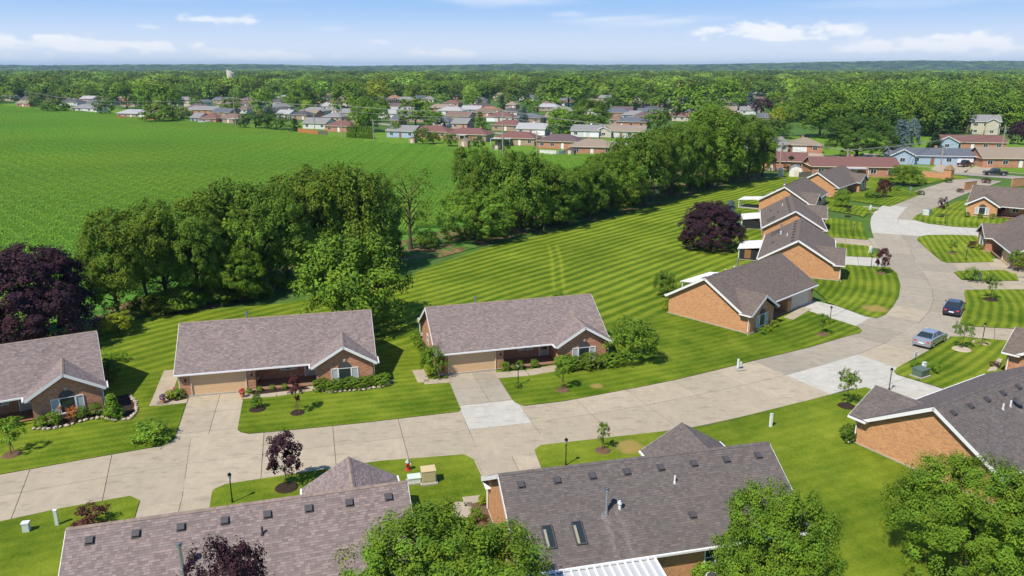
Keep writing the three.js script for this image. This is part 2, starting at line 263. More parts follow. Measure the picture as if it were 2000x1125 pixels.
// soil and dry litter under the tree row, the corn field beyond
const soilT = rep(tex(512, 512, (i, j) => { const n = fbm(i / 24, j / 24, 91, 5, 21), m = fbm(i / 70, j / 70, 93, 3, 7), g = sst(0.46, 0.58, m); return [0.21 * n + 0.06 - 0.10 * g, 0.145 * n + 0.045 + 0.02 * g, 0.075 * n + 0.015 - 0.03 * g]; }), 14, 14);
M.soil = std({ map: soilT, roughness: 1 });
const fieldT = rep(tex(256, 256, (i, j) => { const n = fbm(i / 10, j / 10, 95, 4, 25); return [0.06 + 0.04 * n, 0.15 + 0.09 * n, 0.016 + 0.015 * n]; }), 10, 10);
const NEAR = [[-130, 34], [-60, 62], [-52, 80], [-44, 97], [-23, 118], [-14, 131], [-2, 144.5], [12, 160], [28, 178], [42, 199]];
const FAR = [[40, 256], [17, 258], [-22, 280], [-48, 300], [-80, 333], [-116, 364], [-157, 417], [-265, 505], [-400, 611], [-560, 680]];
const CORN = [...NEAR, ...FAR, [-560, 300], [-260, 40]];
sheet('soil_strip', [[-90, 30], [-46, 64], [-44, 73], [-37.5, 86], [-16.6, 106], [3.7, 132], [18.3, 147], [34.1, 165], [51.6, 188], [66, 202], [70, 212], ...FAR.slice(0, 1).map(([x, z]) => [x + 14, z]), ...NEAR.slice().reverse()].map(([x, z]) => [x, -z]), -0.02, M.soil, 'bare brown soil and litter under the tree row');
sheet('field', CORN.map(([x, z]) => [x, -z]), 0.02, std({ map: fieldT, roughness: 1 }), 'green ground between the corn plants');
// grass verge between the far field edge and the gardens
const vergeT = rep(tex(256, 256, (i, j) => { const n = fbm(i / 16, j / 16, 97, 4, 16); return [0.07 + 0.10 * n, 0.17 + 0.09 * n, 0.012 + 0.012 * n]; }), 18, 18);
M.verge = std({ map: vergeT, roughness: 1 });
sheet('verge', [...FAR, [-560, 700], [-390, 640], [-250, 545], [-120, 420], [-40, 350], [30, 318], [90, 330], [170, 330], [230, 300], [200, 190], [134, 212], [95, 222], [75, 216], [60, 235]].map(([x, z]) => [x, -z]), -0.06, M.verge, 'short grass of the gardens beyond the corn field');
{ // the corn itself: patches of rows, uncountable
  const R = rng(77), mb = new MB(), T = 6;
  for (let r = 0; r < 8; r++) for (let k = 0; k < 15; k++) {
    const x = -T / 2 + (r + 0.5) * 0.75 + (R() - 0.5) * 0.12, z = -T / 2 + (k + R()) * 0.4, h = 0.55 + R() * 0.35, a0 = R() * 6.28;
    for (let l = 0; l < 6; l++) {
      const a = a0 + l * 2.5 + R(), w = 0.055 + R() * 0.03, len = 0.42 + R() * 0.25, y0 = h * (0.35 + 0.13 * l), dx = Math.cos(a), dz = Math.sin(a), k2 = 0.7 + R() * R() * 0.95, c = [0.175 * k2, 0.335 * k2, 0.034 * k2];
      const s = V(-dz, 0, dx).multiplyScalar(w), A = V(x, y0, z), B = V(x + dx * len * 0.5, y0 + 0.17, z + dz * len * 0.5), C = V(x + dx * len, y0 + (R() - 0.5) * 0.2, z + dz * len);
      mb.quad(A.clone().sub(s), A.clone().add(s), B.clone().add(s), B.clone().sub(s), c); mb.poly([B.clone().sub(s), B.clone().add(s), C], c);
    }
  }
  const P = [];
  for (let x = -560; x < 60; x += T) for (let z = 36; z < 690; z += T) { const q = [[x, z], [x + 3, z], [x - 3, z], [x, z + 3], [x, z - 3]]; if (q.every(([a, b]) => inPoly(a, b, CORN)) && Math.abs(x) < z * 0.8 + 30) P.push([x, z]); }
  const im = new THREE.InstancedMesh(mb.geo(), leafMat(0.25), P.length), m = new THREE.Matrix4(), c = new THREE.Color();
  P.forEach(([x, z], i) => { m.compose(V(x, 0, -z), new THREE.Quaternion().setFromAxisAngle(V(0, 1, 0), R() < 0.5 ? 0 : Math.PI), V(1, 0.85 + 0.35 * fbm(x / 60, z / 60, 5, 3), 1)); im.setMatrixAt(i, m); const n = 0.88 + 0.28 * fbm(x / 70, z / 40, 8, 3), y = fbm(x / 40, z / 40, 12, 2); im.setColorAt(i, c.setRGB(n * (0.86 + 0.28 * y), n, n * 0.95)); });
  im.name = 'corn_plants'; tag(im, 'wide field of young green corn behind the tree row', 'corn', null, 'stuff'); scene.add(im);
}

// ------------------------------------------------------------------ concrete: road and driveways, slab by slab
function concreteTex(seed, streak) { return rep(tex(512, 512, (i, j) => { const n = fbm(i / 40, j / 40, seed, 5, 13), b = vnoise(i / 3, j / 60, seed + 9, 0), m = hash(i, j, seed + 4), st = sst(0.6, 0.85, fbm(i / 70, j / 25, seed + 20, 4, 7)); const v = 0.86 + 0.2 * (n - 0.5) + streak * (b - 0.5) + 0.05 * (m - 0.5) - 0.15 * st; return [v, v * 0.995, v * 0.985]; }), 7.3, 6.1); }
const conT = concreteTex(101, 0.09), conT2 = concreteTex(131, 0.06);
const CON = { aged: [[0.45, 0.385, 0.288], [0.435, 0.37, 0.278], [0.465, 0.395, 0.298], [0.42, 0.358, 0.27]].map((c) => flat(...c, 0.9, { map: conT })), grey: [[0.385, 0.34, 0.27], [0.355, 0.313, 0.25], [0.40, 0.352, 0.28]].map((c) => flat(...c, 0.9, { map: conT2 })), fresh: [[0.53, 0.51, 0.455], [0.515, 0.495, 0.44]].map((c) => flat(...c, 0.9, { map: conT2 })), walk: [[0.43, 0.365, 0.275], [0.45, 0.385, 0.295]].map((c) => flat(...c, 0.9, { map: conT })) };
const jointM = flat(0.13, 0.11, 0.085, 1);
function slab(name, q, y, mat, parent, gap = 0.03, th = 0.09) {        // q: four [x, z] corners (plan, z away); joints are left open between slabs
  const c = q.reduce((s, p) => [s[0] + p[0] / 4, s[1] + p[1] / 4], [0, 0]);
  const r = q.map(([x, z]) => { const d = Math.hypot(x - c[0], z - c[1]); return V(x - (x - c[0]) / d * gap, y, -(z - (z - c[1]) / d * gap)); });
  const e = r.map((p) => p.clone().setY(y - th)), mb = new MB(); mb.quad(r[0], r[1], r[2], r[3]);
  if (mb.n[1] < 0) { mb.p = []; mb.n = []; mb.uv = []; mb.c = []; r.reverse(); e.reverse(); mb.quad(r[0], r[1], r[2], r[3]); }
  for (let i = 0; i < 4; i++) { const j = (i + 1) % 4; mb.quad(e[i], e[j], r[j], r[i]); }
  return mb.build(name, mat, parent);
}
const road = base('road', V(0, 0, 0)); tag(road, 'curving pale concrete street of large jointed slabs', null, null, 'structure');
{
  const R = rng(8), step = 5.2, W = 3.95, n = Math.floor(RLEN / step), bed = new MB();
  // fresh repairs: spans along the road by survey position, lane 1 = house side, 0 = near side
  const sOf = (u, v) => { const g = G(u, v); let b = 0, bd = 1e9; RP.forEach((p, i) => { const d = p.distanceToSquared(g); if (d < bd) { bd = d; b = i; } }); return (b / RN) * RLEN; };
  const fresh = [[sOf(885, 825), sOf(1045, 812), 1], [sOf(1608, 752), sOf(1715, 708), 0], [sOf(1725, 455), sOf(1735, 405), 1], [sOf(1790, 455), sOf(1745, 425), 0]];
  const wide = (s) => 0;
  for (let i = 0; i < n; i++) {
    // slab bounds are shifted so that repairs begin and end at joints
    const s0 = i * step, s1 = s0 + step, a = roadAt(s0), b = roadAt(s1), na = V(a.t.z, 0, -a.t.x), nb = V(b.t.z, 0, -b.t.x);
    const P = (q, nn, o) => { const r = q.p.clone().addScaledVector(nn, o); return [r.x, -r.z]; };
    for (const lane of [0, 1]) {
      const o0 = lane ? 0 : -(W + 1.1), o1 = lane ? W + 0.7 : 0, mid = (s0 + s1) / 2;
      const f = fresh.some(([p, q, l]) => l === lane && mid > Math.min(p, q) - 0.8 && mid < Math.max(p, q) + 0.8);
      const far = s0 > 150, k = R(), set = f ? CON.fresh : far ? CON.grey : s0 > 115 ? (k < 0.75 ? CON.grey : CON.aged) : CON.aged;
      slab('concrete_slab', [P(a, na, o0), P(b, nb, o0), P(b, nb, o1), P(a, na, o1)], 0.008 , set[Math.floor(R() * set.length)], road);
    }
    const L0 = P(a, na, -W - 1.05), L1 = P(b, nb, -W - 1.05), R1 = P(b, nb, W + 0.65), R0 = P(a, na, W + 0.65);
    bed.quadOut([L0, L1, R1, R0].map(([x, z]) => V(x, -0.03, -z)), V(a.p.x, -5, a.p.z), [1, 1, 1]);
  }
  bed.build('road_bed', jointM, road);
}
// a driveway: columns x rows of slabs in the frame of a house (origin o, turn a), x from x0 to x1, from z0 out to z1
function driveway(o, turn, x0, x1, z0, z1, set, label, cols = [0.16, 0.5, 0.84], rows = 0) {
  const d = base('driveway', V(0, 0, 0)); tag(d, label, null, null, 'structure');
  const c = Math.cos(turn), s = Math.sin(turn), W2 = (x, z) => { const wx = o.x + c * x + s * z, wz = o.z - s * x + c * z; return [wx, -wz]; }, R = rng(Math.round(o.x * 7 + o.z * 3) + 999);
  const xs = [0, ...cols, 1].map((t) => x0 + (x1 - x0) * t), nr = rows || Math.max(2, Math.round((z1 - z0) / 3.6));
  for (let i = 0; i + 1 < xs.length; i++) for (let j = 0; j < nr; j++) {
    const za = z0 + ((z1 - z0) * j) / nr, zb = z0 + ((z1 - z0) * (j + 1)) / nr;
    slab('concrete_slab', [W2(xs[i], za), W2(xs[i + 1], za), W2(xs[i + 1], zb), W2(xs[i], zb)], 0.0, set[Math.floor(R() * set.length)], d);
  }
  const bed = new MB(); bed.quadOut([W2(x0, z0), W2(x1, z0), W2(x1, z1), W2(x0, z1)].map(([x, z]) => V(x, -0.04, -z)), V(o.x, -9, o.z), [1, 1, 1]); bed.build('joint_bed', jointM, d);
  return d;
}
function driveQuad(label, px, set, cols, rows) {
  const d = base('driveway', V(0, 0, 0)); tag(d, label, null, null, 'structure');
  const C = px.map(([u, v]) => G(u, v)), at = (a, b) => { const p = C[0].clone().lerp(C[3], b), q = C[1].clone().lerp(C[2], b); const r = p.lerp(q, a); return [r.x, -r.z]; }, R = rng(px[0][0]);
  for (let i = 0; i < cols; i++) for (let j = 0; j < rows; j++) slab('concrete_slab', [at(i / cols, j / rows), at((i + 1) / cols, j / rows), at((i + 1) / cols, (j + 1) / rows), at(i / cols, (j + 1) / rows)], -0.002, set[Math.floor(R() * set.length)], d);
  const bed = new MB(); bed.quadOut([at(0, 0), at(1, 0), at(1, 1), at(0, 1)].map(([x, z]) => V(x, -0.05, -z)), V(C[0].x, -9, C[0].z), [1, 1, 1]); bed.build('joint_bed', jointM, d);
}
function walk(label, pts, n, mat = CON.walk, y = 0.075) {               // a footpath through survey points [u, v, half width], cut into n slabs per leg
  const w = base('footpath', V(0, 0, 0)); tag(w, label, null, null, 'structure');
  const P = pts.map(([u, v]) => G(u, v, y)), h = pts[0][2] ?? 0.6;
  for (let i = 0; i + 1 < P.length; i++) {
    const d = P[i + 1].clone().sub(P[i]), len = d.length(); d.normalize(); const s = V(d.z, 0, -d.x), k = Math.max(1, Math.round(len / 1.5)), hw = pts[i][2] ?? h;
    for (let j = 0; j < k; j++) { const a = P[i].clone().addScaledVector(d, (len * j) / k), b = P[i].clone().addScaledVector(d, (len * (j + 1)) / k); slab('paving_slab', [[a, -1], [b, -1], [b, 1], [a, 1]].map(([p, e]) => { const r = p.clone().addScaledVector(s, e * hw); return [r.x, -r.z]; }), y, mat[(i + j) % mat.length], w, 0.012, 0.1); }
  }
  return w;
}
// ------------------------------------------------------------------ the villas: one family of brick houses, each built with its own colours and fittings
const HL = 8.57, HW = 5.094, HE = 2.13, HR = 5.178, SL = (HR - HE) / HW, HA = Math.atan(SL), WALLX = 8.2, WZ = 4.75, XW = 5.71, WS = 2.95, WF = 6.13, WZF = 5.75, WR = HE + WS * SL;
const roofY = (z) => HR - Math.abs(z) * SL;
// shingles of one slope: tabs laid in courses, lower edge proud; o = eave corner, ex along the eave, es up the slope
function shingles(o, ex, es, lx, ls, seed, tones, contrast = 1, clip, stain) {
  const R = rng(seed), mb = new MB(), n = ex.clone().cross(es).normalize(), E = 0.148, rows = Math.ceil(ls / E); if (n.y < 0) n.negate();
  const P = (x, t, h) => o.clone().addScaledVector(ex, x).addScaledVector(es, t).addScaledVector(n, h);
  for (let r = 0; r < rows; r++) {
    const t0 = r * E, t1 = Math.min(ls, t0 + E + 0.01); let x = -R() * 0.3;
    while (x < lx) {
      const w = 0.13 + R() * 0.2, a = Math.max(0, x), b = Math.min(lx, x + w - 0.004); x += w; if (b - a < 0.02 || (clip && !clip((a + b) / 2, t0))) continue;
      const k = R(), big = 0.95 + 0.1 * fbm(a / 2.2, t0 / 1.6, seed & 63, 3), q = (1 + (([-0.2, -0.1, 0.02, 0.12, 0.24][Math.floor(k * 5)]) + (R() - 0.5) * 0.06) * contrast) * big, T = tones[Math.floor(R() * tones.length)], st = stain ? stain((a + b) / 2, t0) : 1, c = T.map((v) => v * q * st), h = 0.014 + (k > 0.6 ? 0.007 : 0);
      mb.quad(P(a, t0, h), P(b, t0, h), P(b, t1, 0.003), P(a, t1, 0.003), c); mb.quad(P(a, t0, 0), P(b, t0, 0), P(b, t0, h), P(a, t0, h), c.map((v) => v * 0.9));
    }
  }
  return mb.geo();
}
const ROOFTONE = { pink: [[0.215, 0.172, 0.165], [0.235, 0.186, 0.175], [0.20, 0.163, 0.158]], brown: [[0.148, 0.120, 0.105], [0.158, 0.127, 0.110], [0.138, 0.113, 0.102]], dark: [[0.130, 0.112, 0.108], [0.140, 0.119, 0.112], [0.122, 0.107, 0.104]] };
const geoCache = {};
const cached = (k, f) => (geoCache[k] ??= f());
function slopeGeo(which, s, tone, v) {
  return cached([which, s, tone, v].join(), () => {
    const T = ROOFTONE[tone], c = tone === 'pink' ? 0.8 : tone === 'dark' ? 0.6 : 0.65, len = Math.hypot(HW, HR - HE), e = Math.cos(HA), k = Math.sin(HA), lift = 0.13;
    if (which === 'front') return shingles(V(-HL, HE + lift, HW), V(1, 0, 0), V(0, k, -e), 2 * HL, len, 11 + v, T, c);
    if (which === 'back') return shingles(V(HL, HE + lift, -HW), V(-1, 0, 0), V(0, k, e), 2 * HL, len, 23 + v, T, c, null, v === 3 ? (x, t) => { const px = s * -3 , lx = HL - x, d1 = Math.abs(lx - px - 0.12), d2 = Math.abs(lx - px - s * 0.75); return t < 2.7 ? 1 + 0.55 * Math.exp(-d1 * d1 / 0.02) * (0.4 + 0.6 * t / 2.7) + 0.3 * Math.exp(-d2 * d2 / 0.03) : 1; } : v === 5 ? (x, t) => { const d = Math.abs(HL - x - s * 1.0); return t < 3.9 ? 1 + 0.3 * Math.exp(-d * d / 0.06) : 1; } : null);
    const wl = Math.hypot(WS, WR - HE), L = WF - (HW - WS) + 0.5;                                // the two slopes of the front wing run back into the main roof
    const bk = (t) => WF - HW + 0.4 + (t / wl) * WS, a = shingles(V(s * XW - WS, HE + lift, WF), V(0, 0, -1), V(e, k, 0), L, wl, 37 + v, T, c, (x, t) => x < bk(t)), b = shingles(V(s * XW + WS, HE + lift, WF - L), V(0, 0, 1), V(-e, k, 0), L, wl, 41 + v, T, c, (x, t) => L - x < bk(t));
    return mergeGeometries([a, b]);
  });
}
function makeWindow(root, name, p, turn, w, h, o = {}) {              // a framed window facing +z of its own turn: frame proud of the wall, sill, panes, curtain
  const wn = new THREE.Group(); wn.name = name; wn.position.copy(p); wn.rotation.y = turn; root.add(wn);
  const f = new MB(), t = 0.07; f.box(-w / 2, w / 2, 0, t, -0.02, 0.05).box(-w / 2, w / 2, h - t, h, -0.02, 0.05).box(-w / 2, -w / 2 + t, t, h - t, -0.02, 0.05).box(w / 2 - t, w / 2, t, h - t, -0.02, 0.05);
  const m = o.mullions ?? 1, pw = (w - t) / m; for (let i = 1; i < m; i++) f.box(-w / 2 + t / 2 + pw * i - 0.03, -w / 2 + t / 2 + pw * i + 0.03, t, h - t, -0.02, 0.045);
  if (o.rail) f.box(-w / 2 + t, w / 2 - t, h / 2 - 0.025, h / 2 + 0.025, -0.02, 0.04);
  f.build('frame', o.frame ?? M.white, wn);
  for (let i = 0; i < m; i++) { const x0 = -w / 2 + t / 2 + pw * i + 0.03, x1 = x0 + pw - 0.06; put('pane', cached('pane' + [x0, x1, h].join(), () => new MB().box(x0, x1, t * 0.9, h - t * 0.9, -0.01, 0.012).geo()), (o.curtains ?? []).includes(i) ? M.curtain : M.glass, wn); }
  if (o.sill !== false) put('sill', cached('sill' + w, () => new MB().box(-w / 2 - 0.08, w / 2 + 0.08, -0.07, -0.005, -0.02, 0.09).geo()), M.stone, wn);
  return wn;
}
function makeHouse(id, p, turn, s, o) {
  const root = base('brick_house', p, turn); tag(root, o.label, 'house');
  const brick = o.brick ?? M.brickRed, X = (x) => s * x;
  // walls
  const w = new MB(), B = (x0, x1, y0, y1, z0, z1) => w.box(X(x0), X(x1), y0, y1, z0, z1);
  const yt = roofY(WZ) - 0.02, Y0 = 0.14;
  B(-WALLX, -7.35, Y0, yt, WZ - 0.25, WZ); B(-2.75, -2.0, Y0, yt, WZ - 0.25, WZ); B(-7.35, -2.75, 1.99, yt, WZ - 0.25, WZ);          // garage front
  B(-2.25, -2.0, Y0, yt - 0.0, 2.7, WZ - 0.25); B(-2.25, 3.25, Y0, yt + 1.0, 2.45, 2.7); B(3.25, 3.5, Y0, yt, 2.45, WZF - 0.25);    // porch recess
  B(3.25, WALLX, Y0, HE - 0.03, WZF - 0.25, WZF);                                                                                   // wing front, then its gable
  const gz = (z0, z1, cx, hw, yb, ya, xs) => { for (const z of [z0, z1]) { const q = [V(cx - hw, yb, z), V(cx + hw, yb, z), V(cx, ya, z)]; if (z === z0) q.reverse(); w.poly(q); } };
  gz(WZF - 0.25, WZF, X((3.25 + WALLX) / 2), (WALLX - 3.25) / 2, HE - 0.03, HE + (WALLX - 3.25) / 2 * SL - 0.03);
  B(-WALLX, WALLX, Y0, yt, -WZ, -WZ + 0.25);                                                                                        // back
  for (const e of [-1, 1]) {                                                                                                        // gable ends
    const xo = X(e * WALLX), xi = X(e * (WALLX - 0.25)), zf = WZ - 0.25, zb = -WZ + 0.25;
    for (const x of [xo, xi]) { const q = [V(x, Y0, zb), V(x, Y0, zf), V(x, roofY(zf) - 0.02, zf), V(x, HR - 0.02, 0), V(x, roofY(zb) - 0.02, zb)]; w.quadOut(q, V(x === xo ? xi : xo, 2, 0), [1, 1, 1]); }
    if (e === 1) B(WALLX - 0.25, WALLX, Y0, HE - 0.03, WZ - 0.25, WZF - 0.25);
  }
  w.build('wall', brick, root);
  const fd = new MB(); fd.box(-WALLX - 0.06, WALLX + 0.06, 0, 0.14, -WZ - 0.06, WZ + 0.06).box(X(3.19), X(WALLX + 0.06), 0, 0.14, WZ + 0.06, WZF + 0.06); fd.build('foundation', M.foundation, root);
  new MB().box(X(-2.0), X(3.25), 0.1401, 0.17, 2.7, WZ + 0.25).build('porch_floor', o.porch ?? M.paver, root);
  // roof
  const roof = new MB(), e1 = 0.12, zin = HW - WS - 0.55;
  const plank = (a, b, c, d) => { const q = [a, b, c, d], lo = q.map((v) => v.clone().setY(v.y - e1)); roof.quadOut(q, V(0, -9, 0), [1, 1, 1]); roof.quadOut(lo, V(0, 99, 0), [1, 1, 1]); for (let i = 0; i < 4; i++) { const j = (i + 1) % 4; roof.quadOut([q[i], q[j], lo[j], lo[i]], a.clone().add(c).multiplyScalar(0.5), [1, 1, 1]); } };
  const up = 0.12;
  plank(V(-HL, HE + up, HW), V(HL, HE + up, HW), V(HL, HR + up, 0), V(-HL, HR + up, 0)); plank(V(-HL, HE + up, -HW), V(HL, HE + up, -HW), V(HL, HR + up, 0), V(-HL, HR + up, 0));
  for (const f of [-1, 1]) plank(V(X(XW) + f * WS, HE + up, WF), V(X(XW) + f * WS, HE + up, HW - 0.45), V(X(XW), WR + up, zin), V(X(XW), WR + up, WF));
  const rf = roof.build('roof', o.deck ?? flat(...ROOFTONE[o.tone][0], 0.95), root);
  const v = o.v ?? 0, sm = o.roofMat ?? M.shingle;
  for (const k of ['front', 'back', 'wing']) tag(put('shingles', slopeGeo(k, s, o.tone, v), sm, rf), null, null, null, 'stuff');
  const cap = cached('cap' + s + o.tone, () => { const mb = new MB(), R = rng(3), one = (x, y, z, ry, rx) => { const q = 0.85 + R() * 0.3, c = ROOFTONE[o.tone][0].map((t, i) => t * q * (o.tone === 'pink' ? [1.12, 1.08, 0.98][i] : 1)); mb.at(x, y, z, ry, rx); mb.quad(V(-0.085, 0.02, 0), V(0.085, 0.02, 0), V(0.085, -0.075, -0.15), V(-0.085, -0.075, -0.15), c); mb.quad(V(0.085, 0.02, 0), V(-0.085, 0.02, 0), V(-0.085, -0.075, 0.15), V(0.085, -0.075, 0.15), c); };
    for (let x = -HL + 0.08; x < HL; x += 0.165) one(x, HR + up + 0.03 + (R() * 0.008), 0, 0, 0); for (let z = WF - 0.08; z > HW - WS; z -= 0.165) one(X(XW), WR + up + 0.03 + R() * 0.008, z, Math.PI / 2, 0); return mb.geo(); });
  tag(put('ridge_caps', cap, sm, rf), null, null, null, 'stuff');
  // white trim: rakes, eaves, soffits, gutters, downspouts
  const tr = (name, f, mat = M.white) => { const mb = new MB(); f(mb); return mb.build(name, mat, root); };
  const yr = up + 0.004;
  for (const e of [-1, 1]) for (const f of [-1, 1]) tr('rake_board', (mb) => mb.bar(V(e * (HL + 0.016), HE + yr, f * HW), V(e * (HL + 0.016), HR + yr, 0), 0.03, 0.25));
  for (const f of [-1, 1]) tr('rake_board', (mb) => mb.bar(V(X(XW) + f * WS, HE + yr, WF + 0.016), V(X(XW), WR + yr, WF + 0.016), 0.03, 0.24));
  const soff = (x0, x1, z0, z1) => tr('soffit', (mb) => mb.box(x0, x1, HE - 0.06, HE - 0.02, z0, z1));
  soff(X(-HL + 0.03), X(XW - WS), WZ - 0.9, HW - 0.01); soff(-HL + 0.03, HL - 0.03, -HW + 0.01, -WZ); tr('soffit', (mb) => mb.box(X(-2.0), X(3.25), HE - 0.055, HE - 0.03, 2.7, WZ - 0.9));
  soff(X(XW + 2.5), X(XW + WS - 0.02), HW - 0.4, WF - 0.02); soff(X(XW - WS + 0.02), X(XW - 2.47), HW - 0.005, WF - 0.02);
  const gut = (a, b) => tr('gutter', (mb) => mb.bar(a, b, 0.12, 0.12), M.white);
  gut(V(X(-HL), HE + 0.12, HW + 0.06), V(X(XW - WS - 0.02), HE + 0.12, HW + 0.06)); gut(V(-HL, HE + 0.12, -HW - 0.06), V(HL, HE + 0.12, -HW - 0.06));
  for (const f of [-1, 1]) gut(V(X(XW) + f * (WS + 0.06), HE + 0.12, f * s > 0 ? HW - 0.45 : HW + 0.1), V(X(XW) + f * (WS + 0.06), HE + 0.12, WF));
  tr('downspout', (mb) => mb.tube([V(X(WALLX + 0.36), HE, WZF - 0.1), V(X(WALLX + 0.12), HE - 0.35, WZF - 0.15), V(X(WALLX + 0.1), 0.35, WZF - 0.15), V(X(WALLX + 0.5), 0.1, WZF + 0.1)], 0.055, 6), M.white);
  tr('downspout', (mb) => mb.tube([V(X(-WALLX - 0.1), HE, HW - 0.02), V(X(-WALLX - 0.08), HE - 0.4, WZ - 0.1), V(X(-WALLX - 0.08), 0.25, WZ - 0.1)], 0.055, 6), M.white);
  // garage door: four sections, each with its grooves
  const gd = new THREE.Group(); gd.name = 'garage_door'; gd.position.set(X(-5.05), 0.1, WZ - 0.07); root.add(gd);
  const panel = cached('gpanel', () => { const mb = new MB(); for (let i = 0; i < 4; i++) mb.box(-2.29, 2.29, i * 0.117, i * 0.117 + 0.108, -0.03, 0.03); mb.box(-2.3, 2.3, 0, 0.462, -0.04, 0.018); return mb.geo(); });
  for (let i = 0; i < 4; i++) { const m = put('door_panel', panel, o.door ?? M.tanDoor, gd); m.position.y = i * 0.472; }
  for (const e of [-1, 1]) put('door_jamb', cached('gj' + e, () => new MB().box(e * 2.3, e * 2.24, 0, 1.88, 0.04, 0.15).geo()), M.cream, gd);
  // porch window and door, wing window with its arch, side and back windows
  makeWindow(root, 'window', V(X(0.75), 0.95, 2.7), 0, 1.5, 1.0, { mullions: 3, curtains: s > 0 ? [0, 2] : [0] });
  const dr = new THREE.Group(); dr.name = 'front_door'; dr.position.set(X(2.65), 0.17, 2.7); root.add(dr);
  put('leaf', cached('dleaf', () => new MB().box(-0.42, 0.42, 0, 1.85, -0.02, 0.03).geo()), o.leaf ?? M.greyDoor, dr); put('frame', cached('dframe', () => new MB().box(-0.52, -0.42, 0, 1.92, -0.02, 0.06).box(0.42, 0.52, 0, 1.92, -0.02, 0.06).box(-0.42, 0.42, 1.85, 1.92, -0.02, 0.06).geo()), M.white, dr); put('pane', cached('dpane', () => new MB().box(-0.28, 0.28, 0.65, 1.7, 0.03, 0.036).geo()), M.glass, dr);
  const xw = X((3.25 + WALLX) / 2), big = new THREE.Group(); big.name = 'arched_window'; big.position.set(xw, 0.5, WZF); root.add(big);
  const fr = new MB(), t = 0.06, wh = 1.34; for (const [a, b] of [[-1.18, -0.58], [-0.58, 0.58], [0.58, 1.18]]) fr.box(a, a + t, 0, wh, 0.001, 0.06).box(b - t, b, 0, wh, 0.001, 0.06).box(a + t, b - t, 0, t, 0.001, 0.06).box(a + t, b - t, wh - t, wh, 0.001, 0.06);
  fr.build('frame', M.white, big);
  for (const [a, b, c] of [[-1.12, -0.64, M.curtain], [-0.52, 0.52, M.glass], [0.64, 1.12, M.curtain]]) put('pane', new MB().box(a, b, t, wh - t, 0.001, 0.02).geo(), c, big);
  const arc = new THREE.Shape(); arc.absarc(0, 0, 0.5, 0, Math.PI); put('arch_pane', cached('arcp', () => { const g = new THREE.ExtrudeGeometry(arc, { depth: 0.02, bevelEnabled: false, curveSegments: 10 }); g.translate(0, wh + 0.02, 0); return g; }), M.glass, big);
  put('arch_frame', cached('arcf', () => { const a = new THREE.Shape(); a.absarc(0, 0, 0.58, 0, Math.PI); const hh = new THREE.Path(); hh.absarc(0, 0, 0.5, 0, Math.PI); a.holes.push(hh); const g = new THREE.ExtrudeGeometry(a, { depth: 0.055, bevelEnabled: false, curveSegments: 12 }); g.translate(0, wh + 0.02, 0); return g; }), M.charcoal, big);
  put('keystone', cached('key', () => { const q = new THREE.Shape([new THREE.Vector2(-0.09, 0.57), new THREE.Vector2(0.09, 0.57), new THREE.Vector2(0.14, 0.86), new THREE.Vector2(-0.14, 0.86)]); const g = new THREE.ExtrudeGeometry(q, { depth: 0.08, bevelEnabled: false }); g.translate(0, wh + 0.02, 0); return g; }), M.stone, big);
  put('sill', cached('bsill', () => new MB().box(-1.28, 1.28, -0.08, -0.002, 0.001, 0.12).geo()), M.stone, big);
  for (const x of [-6.3, -3.6, 2.8]) makeWindow(root, 'window', V(X(x), 0.75, -WZ), Math.PI, 1.4, 1.15, { mullions: 2, rail: 1 });
  if (o.sideWindow) makeWindow(root, 'window', V(X(-WALLX), 0.8, -1.2), -s * Math.PI / 2, 0.9, 1.3, { rail: 1 });
  put('house_number', new MB().box(-0.16, 0.16, -0.08, 0.08, 0.001, 0.025).geo(), M.stone, root).position.set(X(-2.38), 1.7, WZ);
  for (const x of [-7.75, -2.3]) put('wall_lamp', cached('wl', () => new MB().box(-0.06, 0.06, -0.12, 0.1, 0.001, 0.1).box(-0.08, 0.08, 0.1, 0.14, 0.001, 0.12).geo()), M.black, root).position.set(X(x), 1.55, WZ);
  // fittings of the back slope
  const on = (x, t) => { const r = new THREE.Group(); return V(X(x), HR + up + 0.015 - t * Math.sin(HA), -t * Math.cos(HA)); };
  const fit = (name, geo, mat, x, t, upright) => { const m = put(name, geo, mat, rf); m.position.copy(on(x, t)); if (!upright) m.rotation.set(-HA, 0, 0); return m; };
  const ventG = cached('vent', () => { const mb = new MB(); const P = (x, y, z) => V(x, y, z); mb.box(-0.22, 0.22, 0, 0.05, -0.26, 0.22); mb.quad(P(-0.17, 0.17, -0.21), P(-0.17, 0.15, 0.15), P(0.17, 0.15, 0.15), P(0.17, 0.17, -0.21)); mb.quad(P(-0.17, 0.05, 0.15), P(0.17, 0.05, 0.15), P(0.17, 0.15, 0.15), P(-0.17, 0.15, 0.15)); mb.quad(P(0.17, 0.05, -0.21), P(-0.17, 0.05, -0.21), P(-0.17, 0.17, -0.21), P(0.17, 0.17, -0.21)); mb.quad(P(0.17, 0.05, 0.15), P(0.17, 0.05, -0.21), P(0.17, 0.17, -0.21), P(0.17, 0.15, 0.15)); mb.quad(P(-0.17, 0.05, -0.21), P(-0.17, 0.05, 0.15), P(-0.17, 0.15, 0.15), P(-0.17, 0.17, -0.21)); return mb.geo(); });
  for (let i = 0; i < 8; i++) fit('roof_vent', ventG, M.charcoal, -7.4 + i * 2.12, 0.85);
  const pipeG = cached('pipe', () => { const mb = new MB(); mb.tube([V(0, -0.3, 0), V(0, 1.3, 0)], 0.105, 10).tube([V(0, 1.3, 0), V(0, 1.36, 0), V(0, 1.44, 0), V(0, 1.48, 0)], [0.12, 0.17, 0.17, 0.05], 10).tube([V(0, -0.15, 0), V(0, 0.06, 0)], [0.26, 0.12], 10); return mb.geo(); });
